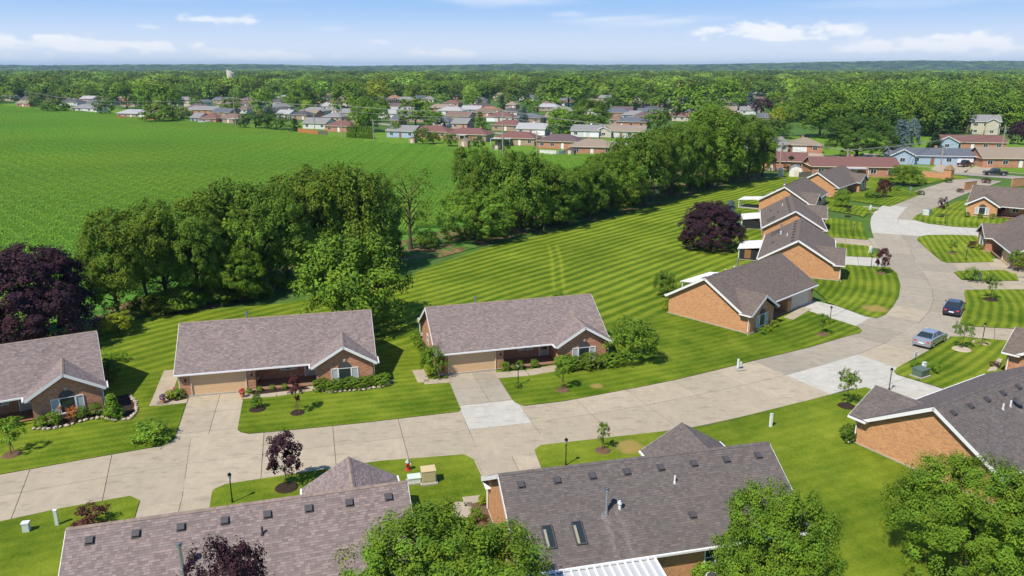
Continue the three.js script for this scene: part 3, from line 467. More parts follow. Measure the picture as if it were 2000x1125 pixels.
  fit('flue_pipe', pipeG, M.steel, -3.0, 3.15, true);
  const stub = cached('stub', () => new MB().tube([V(0, -0.1, 0), V(0, 0.42, 0)], 0.06, 8).tube([V(0, -0.12, 0), V(0, 0.05, 0)], [0.16, 0.07], 8).geo());
  if (o.fittings !== 'few') { fit('vent_stub', cached('wstub', () => new MB().tube([V(0, -0.1, 0), V(0, 0.3, 0), V(0, 0.32, 0), V(0, 0.48, 0), V(0, 0.5, 0)], [0.09, 0.09, 0.15, 0.15, 0.05], 9).geo()), M.white, -2.15, 3.05, true); fit('vent_stub', stub, M.white, 1.6, 1.9, true); fit('roof_vent', ventG, M.charcoal, 1.9, 4.0); }
  else fit('vent_stub', stub, M.charcoal, 0.8, 1.9, true);
  if (o.dish) { fit('satellite_dish', cached('dish', () => { const g = new THREE.SphereGeometry(0.55, 14, 5, 0, Math.PI * 2, 0, 0.75); g.rotateX(Math.PI); g.translate(0, 0.75, 0); return g; }), M.charcoal, 1.0, 1.9); fit('vent_stub', stub, M.white, 2.6, 1.9, true); }
  if (o.sky) for (const x of [-6.55, -4.85]) { const g = new THREE.Group(); g.name = 'skylight'; g.position.copy(on(x, 4.15)); g.rotation.x = -HA; rf.add(g); put('frame', cached('skf', () => new MB().box(-0.3, -0.24, 0, 0.13, -0.68, 0.68).box(0.24, 0.3, 0, 0.13, -0.68, 0.68).box(-0.24, 0.24, 0, 0.13, -0.68, -0.62).box(-0.24, 0.24, 0, 0.13, 0.62, 0.68).geo()), M.charcoal, g); put('pane', cached('skp', () => new MB().box(-0.24, 0.24, 0.02, 0.09, -0.62, 0.62).geo()), M.glass, g); put('shaft_wall', cached('sks', () => new MB().box(0.08, 0.22, 0.091, 0.094, -0.6, 0.45).geo()), flat(0.28, 0.27, 0.2, 0.5), g); }
  // patio cover behind: ribbed white metal on posts
  if (o.patio) {
    const [x0, x1, d, en] = o.patio, g = new THREE.Group(); g.name = 'patio_cover'; root.add(g); const ya = HE - 0.05, yb = HE - 0.45;
    const sheetM = new MB(), zA = -HW - 0.1, zB = -HW - d, q = [V(X(x0), ya, zA), V(X(x1), ya, zA), V(X(x1), yb, zB), V(X(x0), yb, zB)]; sheetM.quadOut(q, V(0, -9, -7), [1, 1, 1]); sheetM.quadOut(q.map((t) => t.clone().setY(t.y - 0.08)), V(0, 99, -7), [1, 1, 1]); sheetM.build('roof_sheet', M.metalWhite, g);
    const nr = Math.round((x1 - x0) / 0.42); for (let i = 0; i <= nr; i++) { const x = X(x0 + (x1 - x0) * i / nr); put('roof_rib', new MB().bar(V(x, ya + 0.09, zA), V(x, yb + 0.09, zB), 0.09, 0.13).geo(), M.white, g); }
    put('fascia', new MB().bar(V(X(x0), yb + 0.03, zB - 0.03), V(X(x1), yb + 0.03, zB - 0.03), 0.05, 0.2).geo(), M.white, g);
    for (const x of [x0 + 0.15, (x0 + x1) / 2, x1 - 0.15]) put('post', new MB().box(X(x) - 0.05, X(x) + 0.05, 0.1, yb - 0.08, zB + 0.12, zB + 0.22).geo(), M.white, g);
    if (en) { const sc = (a, b, c, e) => put('screen_wall', new MB().box(a, b, 0.15, yb - 0.12, c, e).geo(), M.dark, g); sc(X(x0 + 0.1), X(x1 - 0.1), zB + 0.24, zB + 0.3); sc(X(x0 + 0.1), X(x0 + 0.16), zB + 0.3, zA); sc(X(x1 - 0.16), X(x1 - 0.1), zB + 0.3, zA); put('frame_panel', new MB().box(X(x1 - 0.1), X(x1 - 0.06), 0.3, 1.6, zB + 1.0, zB + 1.9).geo(), M.wood, g); }
    put('patio_floor', new MB().box(X(x0), X(x1), 0, 0.1, -WZ - 0.07, zB).geo(), M.foundation, g);
  }
  if (o.ac) { const g = new THREE.Group(); g.name = 'air_conditioner'; g.position.set(X(o.ac), 0, -WZ - 0.9); root.add(g); put('casing', new MB().tube([V(0, 0.05, 0), V(0, 0.75, 0), V(0, 0.8, 0)], [0.4, 0.4, 0.36], 14).geo(), M.mint, g); put('fan_grille', new MB().tube([V(0, 0.801, 0), V(0, 0.82, 0)], [0.3, 0.28], 14).geo(), M.charcoal, g); }
  return root;
}
// places from the survey: ridge start (x, z), direction a, side the front faces, which end the wing is on
function house(id, x, z, a, front, end, o) {
  const c = V(x + Math.cos(a) * HL, 0, -(z + Math.sin(a) * HL)), s = front > 0 ? (end ? 1 : -1) : (end ? -1 : 1), turn = front > 0 ? a : a + Math.PI;
  const h = makeHouse(id, c, turn, s, o);
  if (o.drive) driveway(c, turn, s * (-5.05) - 3.9, s * (-5.05) + 3.9, WZ - 0.1, o.drive[0], CON[o.drive[1]], o.drive[2], undefined, o.drive[3] ?? 0);
  h.updateMatrixWorld(true);
  return { h, c, turn, s, w: (lx, ly, lz) => V(s * lx, ly, lz).applyAxisAngle(V(0, 1, 0), turn).add(c) };
}
const HA_ = house('A', -51.45, 55.48, 0.52, 1, 1, { tone: 'pink', label: 'brick house at the left edge beside the big purple tree, arched window and rockery bed', v: 1 });
const HB = house('B', -30.19, 66.13, 0.24, 1, 1, { tone: 'pink', sideWindow: 1, label: 'brick house with tan garage door, row of six clipped hedges under its arched window', drive: [19.5, 'aged', 'pale two-car driveway of the house with the six clipped hedges'] });
const HC = house('C', -8.41, 70.94, 0.272, 1, 1, { tone: 'pink', sideWindow: 1, v: 2, patio: [-8.2, -5.2, 2.6, 0], label: 'brick house in the centre, driveway leading to the bright new road slab', drive: [18.6, 'grey', 'greyish driveway leading from the tan garage to the bright new road slab'] });
const HD = house('D', 21.26, 81.9, 0.755, 1, 0, { tone: 'brown', brick: M.brickTan, door: M.greyDoor, patio: [-5.8, 0.6, 3.3, 0], label: 'brick house with broad sunlit blank side wall, standing right of the striped meadow', drive: [17.5, 'fresh', 'bright white driveway beside the house with the broad sunlit side wall', 3] });
const HEe = house('E', 38.64, 101.34, 1.2, 1, 0, { tone: 'brown', brick: M.brickTan, sky: 1, patio: [-4.6, 0.6, 3.3, 1], label: 'brick house with sunlit gable behind the broad-walled one, two skylights on its roof', drive: [20, 'fresh', 'bright driveway behind the second gabled house of the row'] });
const HF = house('F', 46.17, 123.5, 1.28, 1, 1, { tone: 'brown', brick: M.brickTan, sky: 1, patio: [0.8, 6.2, 3.3, 1], label: 'brick house third in the row going up the street, dark pipe on its roof', drive: [20, 'aged', 'driveway of the third house up the row'] });
const HG = house('G', 53.47, 150.24, 1.0, 1, 0, { tone: 'brown', brick: M.brickTan, patio: [3.2, 7.2, 4.2, 0], label: 'brick house fourth in the row, white patio canopy sticking out at its rear corner', drive: [22, 'aged', 'driveway of the fourth house up the row'] });
const HH = house('H', 68.2, 171.8, 0.86, 1, 1, { tone: 'brown', brick: M.brickTan, label: 'farthest brick house of the row, near the entrance wall and the red-leaved shrub', drive: [20, 'aged', 'driveway of the farthest house of the row'] });
const HM = house('M', -0.8, 39.14, 0.232, -1, 1, { tone: 'dark', sky: 1, v: 3, ac: 2.2, patio: [-7.1, -1.05, 4.2, 0], brick: M.brickTan, label: 'foreground house seen from behind, charcoal roof with two skylights and white ribbed patio cover', drive: [19, 'aged', 'driveway running behind the dark roof with the two skylights'] });
const HN = house('N', -22.38, 33.76, 0.275, -1, 1, { tone: 'pink', v: 4, fittings: 'few', label: 'foreground house at the lower left, pinkish grey roof with row of box vents', drive: [20, 'aged', 'driveway behind the pinkish roof at the lower left'] });
const HLh = house('L', 28.78, 48.15, 0.55, -1, 0, { tone: 'dark', v: 5, dish: 1, brick: M.brickTan, label: 'foreground house at the right edge with orange brick gable and satellite dish on its roof', drive: [21, 'fresh', 'bright new driveway beside the green transformer box'] });
const HK = house('K', 49.52, 62.31, 0.72, -1, 0, { tone: 'brown', label: 'house cut off by the right edge, only its hipped front roof corner showing' });
const HI = house('I', 91.82, 152.65, -0.66, 1, 0, { tone: 'brown', brick: M.brickTan, label: 'brick house at the upper right with sunlit arched window facing the street' });
const HJ = house('J', 81.01, 120.33, -1.89, 1, 0, { tone: 'brown', label: 'brick house at the right edge with narrow gable facing the street bend' });
driveQuad('bright curved driveway apron of the upper right house with the sunlit arched window', [[1735, 436], [1788, 474], [2040, 474], [2010, 440]].map((q) => q), CON.fresh, 4, 2);
driveQuad('pale drive of the narrow-gabled house, reaching the bend above the tall grass clump', [[1830, 505], [1858, 536], [2040, 544], [2010, 505]], CON.aged, 4, 2);
driveQuad('pale drive below the tall grass clump at the right edge', [[1862, 541], [1878, 573], [2060, 573], [2040, 540]], CON.aged, 4, 2);
driveQuad('pale drive between the dark blue car and the silver car', [[1868, 628], [1846, 664], [2040, 680], [2020, 636]], CON.aged, 4, 2);
// ------------------------------------------------------------------ trees and shrubs
const LEAF = { green: [0.128, 0.218, 0.018], mid: [0.112, 0.190, 0.019], deep: [0.075, 0.140, 0.020], olive: [0.124, 0.190, 0.017], fresh: [0.155, 0.270, 0.024], yellow: [0.30, 0.29, 0.02], copper: [0.048, 0.022, 0.030], wine: [0.085, 0.026, 0.026], blue: [0.13, 0.19, 0.19], fir: [0.04, 0.085, 0.03], grey: [0.13, 0.16, 0.09], gold: [0.25, 0.30, 0.02], orange: [0.45, 0.16, 0.04] };
const leafMats = {};
const leafOf = (k) => (leafMats[k] ??= (() => { const m = leafMat(k === 'copper' || k === 'wine' ? 0.08 : 0.15); m.color = lin(...LEAF[k]); return m; })());
const unit = (R) => { const z = R() * 2 - 1, a = R() * 6.2832, s = Math.sqrt(1 - z * z); return V(s * Math.cos(a), z, s * Math.sin(a)); };
// a crown of leaf-sized faces: lobes on the envelope, tufts on the lobes, leaves on the tufts
function crownGeo(o) {
  const R = rng(o.seed), P = [], N = [], C = [], I = [], lobes = [], H = o.y1 - o.y0, W = o.w / 2;
  const env = (t) => o.shape === 'cone' ? (1 - t) * 0.95 + 0.06 : o.shape === 'vase' ? 0.45 + 0.75 * t * (1 - Math.pow(t, 6)) : o.shape === 'box' ? 1 : o.shape === 'dome' ? Math.pow(Math.max(0, 1 - Math.pow(t, 2.4)), 0.6) * (0.82 + 0.18 * Math.min(1, t * 5)) : Math.pow(Math.max(0, 1 - Math.pow(Math.abs(2 * t - 0.88) / 1.12, 2.2)), 0.62);
  for (let i = 0; i < o.lobes; i++) { const t = (i + 0.5) / o.lobes, tt = o.shape === 'cone' ? Math.pow(t, 1.25) * 0.92 : 0.12 + 0.76 * Math.pow(t, 0.85), a = i * 2.39996 + R() * 0.8, e = env(tt) * W, lr = W * (o.lobe ?? 0.46) * (0.75 + 0.5 * R()) * (o.shape === 'cone' ? 0.35 + 0.75 * env(tt) : 1), d = Math.max(0, e - lr * 0.75) * (0.75 + 0.35 * R()); lobes.push([V(Math.cos(a) * d, o.y0 + tt * H, Math.sin(a) * d), lr, 0.86 + 0.28 * R()]); }
  const mid = V(0, o.y0 + H * 0.42, 0), per = Math.round(o.puffs / o.lobes);
  for (const [c, lr, lk] of lobes) for (let k = 0; k < per; k++) {
    let d = unit(R); const out = c.clone().addScaledVector(d, lr).sub(mid); out.y *= W / (H / 2);
    if (out.length() < W * (o.hollow ?? 0.55) && R() < 0.8) { k -= R() < 0.5 ? 1 : 0; continue; } if (d.y < -0.55) d.y *= -0.5;
    const p = c.clone().addScaledVector(d.normalize(), lr * (0.78 + 0.34 * R())); p.y = Math.max(o.y0 * 0.9, p.y); p.y = c.y + (p.y - c.y) * (o.flat ?? 0.85);
    const pr = o.puff * (0.6 + 0.8 * R()), od = p.clone().sub(mid).normalize(), ax = od.clone().add(unit(R).multiplyScalar(0.5)).add(V(0, 0.35, 0)).normalize(), pk = lk * (0.82 + 0.36 * R()), hue = (R() - 0.5) * 0.22, n = Math.round(o.leaves * (0.6 + 0.8 * R()));
    for (let l = 0; l < n; l++) {
      let q = unit(R); if (q.dot(od) + q.y * 0.5 < -0.15) q.negate();
      const lp = p.clone().addScaledVector(q, pr * (0.35 + 0.6 * Math.sqrt(R()))).addScaledVector(ax, pr * (o.twig ?? 0.9) * (R() * 1.6 - 0.5)); lp.y -= (o.droop ?? 0) * R() * pr;
      const nn = q.multiplyScalar(0.8).add(od.clone().multiplyScalar(0.45)).add(V(0, 0.3, 0)).add(unit(R).multiplyScalar(0.6)).normalize();
      const s = o.leaf * (0.65 + 0.7 * R()), t = unit(R).cross(nn).normalize(), b = nn.clone().cross(t), w = s * 0.62, i0 = P.length / 3, f = pk * (0.78 + 0.44 * R());
      const A = lp.clone().addScaledVector(t, -s), B = lp.clone().addScaledVector(b, w).addScaledVector(nn, s * 0.16), D = lp.clone().addScaledVector(b, -w).addScaledVector(nn, s * 0.16), E2 = lp.clone().addScaledVector(t, s);
      for (const v of [A, B, E2, D]) { P.push(v.x, v.y, v.z); N.push(nn.x, nn.y, nn.z); C.push(f * (1 + hue), f, f * (1 - hue)); }
      I.push(i0, i0 + 2, i0 + 1, i0, i0 + 3, i0 + 2);
    }
  }
  const g = new THREE.BufferGeometry(); g.setAttribute('position', new THREE.Float32BufferAttribute(P, 3)); g.setAttribute('normal', new THREE.Float32BufferAttribute(N, 3)); g.setAttribute('color', new THREE.Float32BufferAttribute(C, 3)); g.setIndex(I);
  g.userData = { lobes }; return g;
}
function trunkGeo(o, lobes, lean = 0) {
  const R = rng(o.seed + 7), mb = new MB(), top = o.y0 + (o.y1 - o.y0) * 0.62, r = o.trunk ?? 0.02 * o.y1 + 0.05, n = 6, pts = [], rad = [];
  for (let i = 0; i <= n; i++) { const t = i / n; pts.push(V(lean * t * (1 - t) * 2 + (R() - 0.5) * 0.12 * t, -0.15 + top * t, (R() - 0.5) * 0.14 * t)); rad.push(r * (1 - 0.75 * t) * (i === 0 ? 1.45 : 1)); }
  mb.tube(pts, rad, 8);
  for (const [c] of lobes.slice(0, o.limbs ?? 9)) { const k = clamp((c.y - 0.2 * (o.y1 - o.y0)) / top, 0.3, 0.9) * n, i = Math.min(n - 1, Math.floor(k)), a = pts[i].clone().lerp(pts[i + 1], k - i), m = a.clone().lerp(c, 0.55); m.y += (R() - 0.3) * 0.3; mb.tube([a, m, c], [r * 0.42, r * 0.25, r * 0.07], 5, [1, 1, 1], false); }
  return mb.geo();
}
const KIND = {};
function kind(k, o) { KIND[k] = { o, get g() { if (!this._g) { this._g = crownGeo(o); this._t = trunkGeo(o, this._g.userData.lobes, o.lean); } return this; } }; }
// large foreground crowns
for (let i = 0; i < 3; i++) kind('front' + i, { seed: 211 + i * 13, w: [9.6, 7.2, 9.0][i], y0: 0.9, y1: [9.5, 8.6, 8.0][i], lobes: 26, puffs: [760, 560, 700][i], puff: 0.44, leaves: 130, leaf: 0.068, lobe: 0.36, hollow: 0.62, droop: 0.2, limbs: 14 });
// tree row: loose, tall
for (let i = 0; i < 6; i++) kind('row' + i, { seed: 311 + i * 17, w: 9, y0: [1.2, 2.2, 1.0, 3, 1.6, 0.8][i], y1: 12, lobes: [15, 12, 17, 13, 18, 14][i], puffs: 460, puff: 0.6, leaves: 62, leaf: 0.118, twig: 0.55, lobe: [0.42, 0.38, 0.40, 0.36, 0.44, 0.40][i], hollow: 0.5, shape: ['round', 'vase', 'round', 'vase', 'round', 'round'][i], limbs: 12, lean: [1.2, -0.8, 0.6, 1.6, -0.5, 0.2][i] });
kind('dense', { seed: 411, w: 9, y0: 0.7, y1: 9.5, lobes: 24, puffs: 460, puff: 0.5, leaves: 64, leaf: 0.105, lobe: 0.36, hollow: 0.62, twig: 0.7 });
kind('dome', { seed: 423, w: 9, y0: 0.2, y1: 8.2, lobes: 38, puffs: 820, puff: 0.52, leaves: 76, leaf: 0.105, lobe: 0.34, hollow: 0.72, twig: 0.35, shape: 'dome' });
kind('dense2', { seed: 417, w: 9, y0: 1.1, y1: 9.5, lobes: 20, puffs: 380, puff: 0.72, leaves: 42, leaf: 0.16, lobe: 0.38, hollow: 0.6 });
kind('sparse', { seed: 431, w: 7, y0: 3, y1: 12, lobes: 18, puffs: 110, puff: 0.5, leaves: 20, leaf: 0.13, lobe: 0.26, hollow: 0.15, shape: 'vase', limbs: 18, trunk: 0.24, lean: 0.8 });
kind('spruce', { seed: 437, w: 4, y0: 0.3, y1: 9, lobes: 34, puffs: 420, puff: 0.34, leaves: 22, leaf: 0.13, lobe: 0.4, hollow: 0.1, shape: 'cone', droop: 0.8, limbs: 0 });
for (let i = 0; i < 3; i++) kind('far' + i, { seed: 451 + i * 7, w: 9, y0: 0.9, y1: 10, lobes: [13, 17, 11][i], puffs: 170, puff: 1.0, leaves: 13, leaf: 0.36, lobe: [0.44, 0.38, 0.5][i], hollow: 0.6, limbs: 3 });
kind('farcone', { seed: 477, w: 5, y0: 0.4, y1: 10, lobes: 18, puffs: 110, puff: 0.6, leaves: 12, leaf: 0.30, lobe: 0.4, hollow: 0.1, shape: 'cone', droop: 0.6, limbs: 0 });
// young street trees and shrubs
for (let i = 0; i < 3; i++) kind('young' + i, { seed: 511 + i * 5, w: [1.5, 1.9, 1.3][i], y0: [1.2, 1.0, 1.1][i], y1: [3.2, 2.9, 3.4][i], lobes: 9, puffs: 60, puff: 0.2, leaves: 20, leaf: 0.075, lobe: 0.34, hollow: 0.3, trunk: 0.045, limbs: 8 });
kind('umbrella', { seed: 531, w: 2.7, y0: 1.7, y1: 3.4, lobes: 12, puffs: 74, puff: 0.24, leaves: 22, leaf: 0.085, lobe: 0.3, hollow: 0.3, flat: 0.5, trunk: 0.05, limbs: 12 });
kind('oval', { seed: 541, w: 2.0, y0: 0.9, y1: 4.2, lobes: 13, puffs: 150, puff: 0.24, leaves: 24, leaf: 0.085, lobe: 0.36, hollow: 0.5, trunk: 0.05 });
kind('small', { seed: 551, w: 4, y0: 0.7, y1: 4, lobes: 16, puffs: 210, puff: 0.34, leaves: 30, leaf: 0.095, lobe: 0.36, hollow: 0.5, trunk: 0.09 });
kind('ball', { seed: 561, w: 1, y0: 0.02, y1: 1, lobes: 14, puffs: 190, puff: 0.09, leaves: 20, leaf: 0.034, lobe: 0.42, hollow: 0.75, twig: 0.2, limbs: 0, trunk: 0.03 });
kind('hedgebox', { seed: 567, w: 1, y0: 0.0, y1: 1, lobes: 24, puffs: 230, puff: 0.085, leaves: 20, leaf: 0.034, lobe: 0.36, hollow: 0.72, twig: 0.15, shape: 'box', limbs: 0, trunk: 0.03 });
kind('cone', { seed: 571, w: 1.6, y0: 0.0, y1: 2.4, lobes: 26, puffs: 420, puff: 0.13, leaves: 18, leaf: 0.045, lobe: 0.5, hollow: 0.3, twig: 0.3, shape: 'cone', limbs: 0, trunk: 0.04 });
kind('loose', { seed: 577, w: 1.2, y0: 0.02, y1: 1.2, lobes: 10, puffs: 80, puff: 0.14, leaves: 16, leaf: 0.05, lobe: 0.36, hollow: 0.3, limbs: 6, trunk: 0.03 });
const protos = {};
function plant(k, leaf, p, h, w, o) {                                 // one tree or shrub of a kind, h high and w wide
  const K = KIND[k].g, name = o.name ?? 'tree', key = k + leaf + name + (o.bark ?? '');
  let t = protos[key];
  if (!t) { t = new THREE.Group(); t.name = numbered(name); scene.add(t); protos[key] = t; put('crown', K._g, leafOf(leaf), t); put('trunk', K._t, o.bark ? M[o.bark] : M.bark, t); }
  else { t = t.clone(); t.name = numbered(name); scene.add(t); t.userData = {}; }
  const R = rng(Math.round(p.x * 31 + p.z * 17) + 5000);
  t.position.copy(p); t.rotation.y = o.turn ?? R() * 6.28; const ww = w / K.o.w * (k === 'ball' || k === 'hedgebox' || k === 'cone' ? 1.04 : 1); t.scale.set(ww, h / K.o.y1, ww * (o.deep ?? (0.9 + 0.2 * R())));
  return tag(t, o.label, o.cat ?? 'tree', o.group);
}
function treeAt(k, leaf, u, vb, vt, wpx, o) { const p = G(u, vb); return plant(k, leaf, p, Math.max(0.3, heightFor(p, vt)) * (o.hk ?? 1), wpx * mpp(p), o); }

plant('front0', 'green', V(-2.7, 0, -28.9), 7.9, 10.0, { label: 'large green leafy tree at the bottom centre, in front of the pinkish roof', turn: 0.6 });
plant('front1', 'green', V(13.3, 0, -33), 7.6, 5.5, { label: 'green leafy tree covering the rear corner of the dark roof with two skylights', turn: 2 });
plant('front2', 'green', V(25.4, 0, -37.2), 6.5, 7.3, { label: 'large leafy tree at the bottom right in front of the orange gable', turn: 1 });
plant('dense', 'copper', V(-11.5, 0, -26), 9.2, 4.6, { name: 'purple_tree', label: 'purple-leaved treetop poking up in front of the pinkish roof at the bottom edge' });
treeAt('dome', 'copper', 74, 672, 492, 225, { name: 'purple_tree', label: 'huge rounded dark purple tree at the left edge behind the house', hk: 1.0 });
treeAt('dome', 'copper', 1386, 488, 399, 106, { name: 'purple_tree', label: 'rounded dark purple tree standing on the striped lawn beside the white patio roofs' });
treeAt('spruce', 'blue', 1424, 442, 389, 40, { name: 'spruce_tree', label: 'blue-grey spruce just behind the purple tree on the striped lawn' });
treeAt('dense2', 'green', 692, 640, 470, 188, { label: 'full round green tree right behind the ridge of the house with the six hedges', hk: 1.0 });
treeAt('small', 'green', 1231, 707, 632, 92, { label: 'airy multi-stemmed tree at the right corner of the central house' });
treeAt('small', 'green', 846, 738, 682, 52, { name: 'shrub', cat: 'shrub', label: 'round leafy shrub-tree at the left of the central garage door' });
treeAt('small', 'mid', 1297, 580, 535, 44, { name: 'shrub', cat: 'shrub', label: 'round green shrub-tree alone on the striped meadow behind the broad-walled house' });
treeAt('small', 'gold', 233, 654, 612, 58, { name: 'shrub', cat: 'shrub', label: 'yellow-topped bush beside the huge purple tree' });
treeAt('small', 'fresh', 1090, 582, 569, 22, { name: 'shrub', cat: 'shrub', label: 'small green bush peeking above the ridge of the central house' });
treeAt('dense', 'green', 1764, 362, 324, 58, { label: 'low rounded tree on the grass by the street entrance' });
treeAt('small', 'wine', 1723, 386, 352, 26, { name: 'red_tree', label: 'small red-leaved tree in front of the farthest house of the row' });
treeAt('small', 'fresh', 1642, 405, 373, 30, { label: 'yellow-green little tree against the wall of the farthest row house' });
// the tree row along the corn field, left to right
const rowG = 'trees of the row along the corn field';
[['row0', 'olive', 235, 622, 415, 130, 'leftmost tree of the row, yellowish and leaning, beside the huge purple tree'], ['row3', 'olive', 300, 606, 412, 130, 'leaning dull green tree with visible slanted trunk near the left end of the row'], ['row2', 'mid', 330, 590, 395, 150, 'broad tree behind the leaning trunk in the left part of the row'], ['row1', 'mid', 395, 598, 425, 110, 'third visible trunk from the left in the tree row'],
  ['row4', 'olive', 415, 570, 378, 150, 'wide olive crown rising behind the left part of the row'], ['row5', 'green', 470, 588, 480, 100, 'low bright tree at the front edge of the row above the left house'], ['dense2', 'mid', 480, 565, 368, 140, 'tall tree in the left middle of the row'], ['row0', 'mid', 535, 570, 362, 140, 'tree with dense shaded side in the middle of the left clump'], ['row4', 'green', 560, 556, 420, 130, 'mid-height green tree left of the full round tree'],
  ['row2', 'olive', 590, 545, 340, 150, 'olive topped tree forming the high middle of the left clump'], ['row1', 'olive', 640, 540, 332, 140, 'highest crown of the left clump, behind the full round tree'], ['dense2', 'olive', 690, 532, 338, 140, 'tall crown in the right part of the left clump'], ['row5', 'mid', 735, 518, 352, 110, 'last dense tree of the left clump, draped in leaves to the ground'], ['row0', 'deep', 755, 505, 420, 60, 'dark ivy-like low growth at the right foot of the left clump'],
  ['sparse', 'olive', 802, 486, 325, 105, 'half-bare tree with dead branches between the two clumps of the row', 'sparse'], ['dense', 'fresh', 930, 470, 372, 135, 'round bright green tree at the left end of the middle clump'], ['row0', 'fresh', 963, 474, 432, 50, 'small bright green sapling in front of the middle clump'], ['row1', 'mid', 935, 447, 292, 108, 'tallest tree at the left of the middle clump, above the round bright one'], ['dense2', 'mid', 1015, 452, 305, 108, 'second tall crown of the middle clump'], ['row4', 'mid', 1062, 446, 318, 110, 'tree with dark gap under it in the middle clump'],
  ['row1', 'green', 1105, 436, 330, 95, 'green tree in the right part of the middle clump'], ['row5', 'fresh', 1098, 440, 405, 60, 'low bright growth at the foot of the middle clump'], ['row0', 'mid', 1150, 425, 318, 100, 'tree just left of the broad green one in the row'], ['dense', 'green', 1195, 414, 300, 125, 'broad green tree where the row turns away up the meadow'], ['row5', 'fresh', 1142, 424, 388, 50, 'low yellow-green bush tree at the meadow edge under the broad green tree'],
  ['dense2', 'mid', 1235, 400, 272, 110, 'tall tree right of the broad green one'], ['row1', 'olive', 1272, 392, 262, 105, 'olive tree in the far half of the row'], ['row3', 'grey', 1262, 402, 350, 60, 'thin grey-green tree at the meadow edge in the far half'], ['dense', 'mid', 1310, 382, 250, 105, 'large shaded tree in the far half of the row'], ['row0', 'green', 1345, 374, 240, 95, 'green crowned tree fourth from the far end'], ['dense2', 'green', 1385, 366, 228, 105, 'big tree third from the far end of the row'], ['row1', 'mid', 1425, 357, 224, 100, 'tall tree with dark trunks second from the far end'], ['row5', 'green', 1462, 349, 228, 85, 'last tall tree at the far end of the row'], ['row0', 'olive', 1488, 345, 262, 45, 'thin feathery tree at the far end of the row beside the small sheds'],
  ['row2', 'green', 1290, 352, 248, 100, 'tree standing behind the far half of the row, toward the houses'], ['row4', 'green', 1385, 335, 205, 105, 'tall crown behind the far end of the row'], ['row5', 'mid', 1250, 372, 285, 70, 'lower rounded crown on the field side of the row']].forEach(([k, c, u, vb, vt, w, l, n]) => treeAt(k, c, u, vb, vt, w, { name: n ? 'dying_tree' : 'tree', label: l, group: rowG }));
// shrubby undergrowth below the row: one mass
{ const R = rng(91), K = KIND.loose.g, pts = [];
  const line = [[270, 628], [400, 602], [520, 580], [760, 515], [900, 476], [1040, 448], [1180, 418], [1300, 390], [1400, 362], [1490, 346]];
  for (let i = 0; i + 1 < line.length; i++) { const n = i ? 22 : 30; for (let k = 0; k < n; k++) { const t = R(), u = line[i][0] + (line[i + 1][0] - line[i][0]) * t, v = line[i][1] + (line[i + 1][1] - line[i][1]) * t - 2 - R() * 16; if (u > 780 && u < 900 && R() < 0.75) continue; pts.push([G(u, v), 0.5 + R() * 1.6]); } }
  const im = new THREE.InstancedMesh(K._g, leafOf('green'), pts.length), m = new THREE.Matrix4(), c = new THREE.Color();
  pts.forEach(([p, s], i) => { m.compose(p, new THREE.Quaternion().setFromAxisAngle(V(0, 1, 0), R() * 6), V(s * 1.5, s, s * 1.5)); im.setMatrixAt(i, m); const b = 0.6 + R() * 0.6; im.setColorAt(i, c.setRGB(b * (0.9 + R() * 0.4), b, b)); });
  im.name = 'undergrowth'; tag(im, 'weedy bushes and saplings under the tree row', 'undergrowth', null, 'stuff'); scene.add(im); }
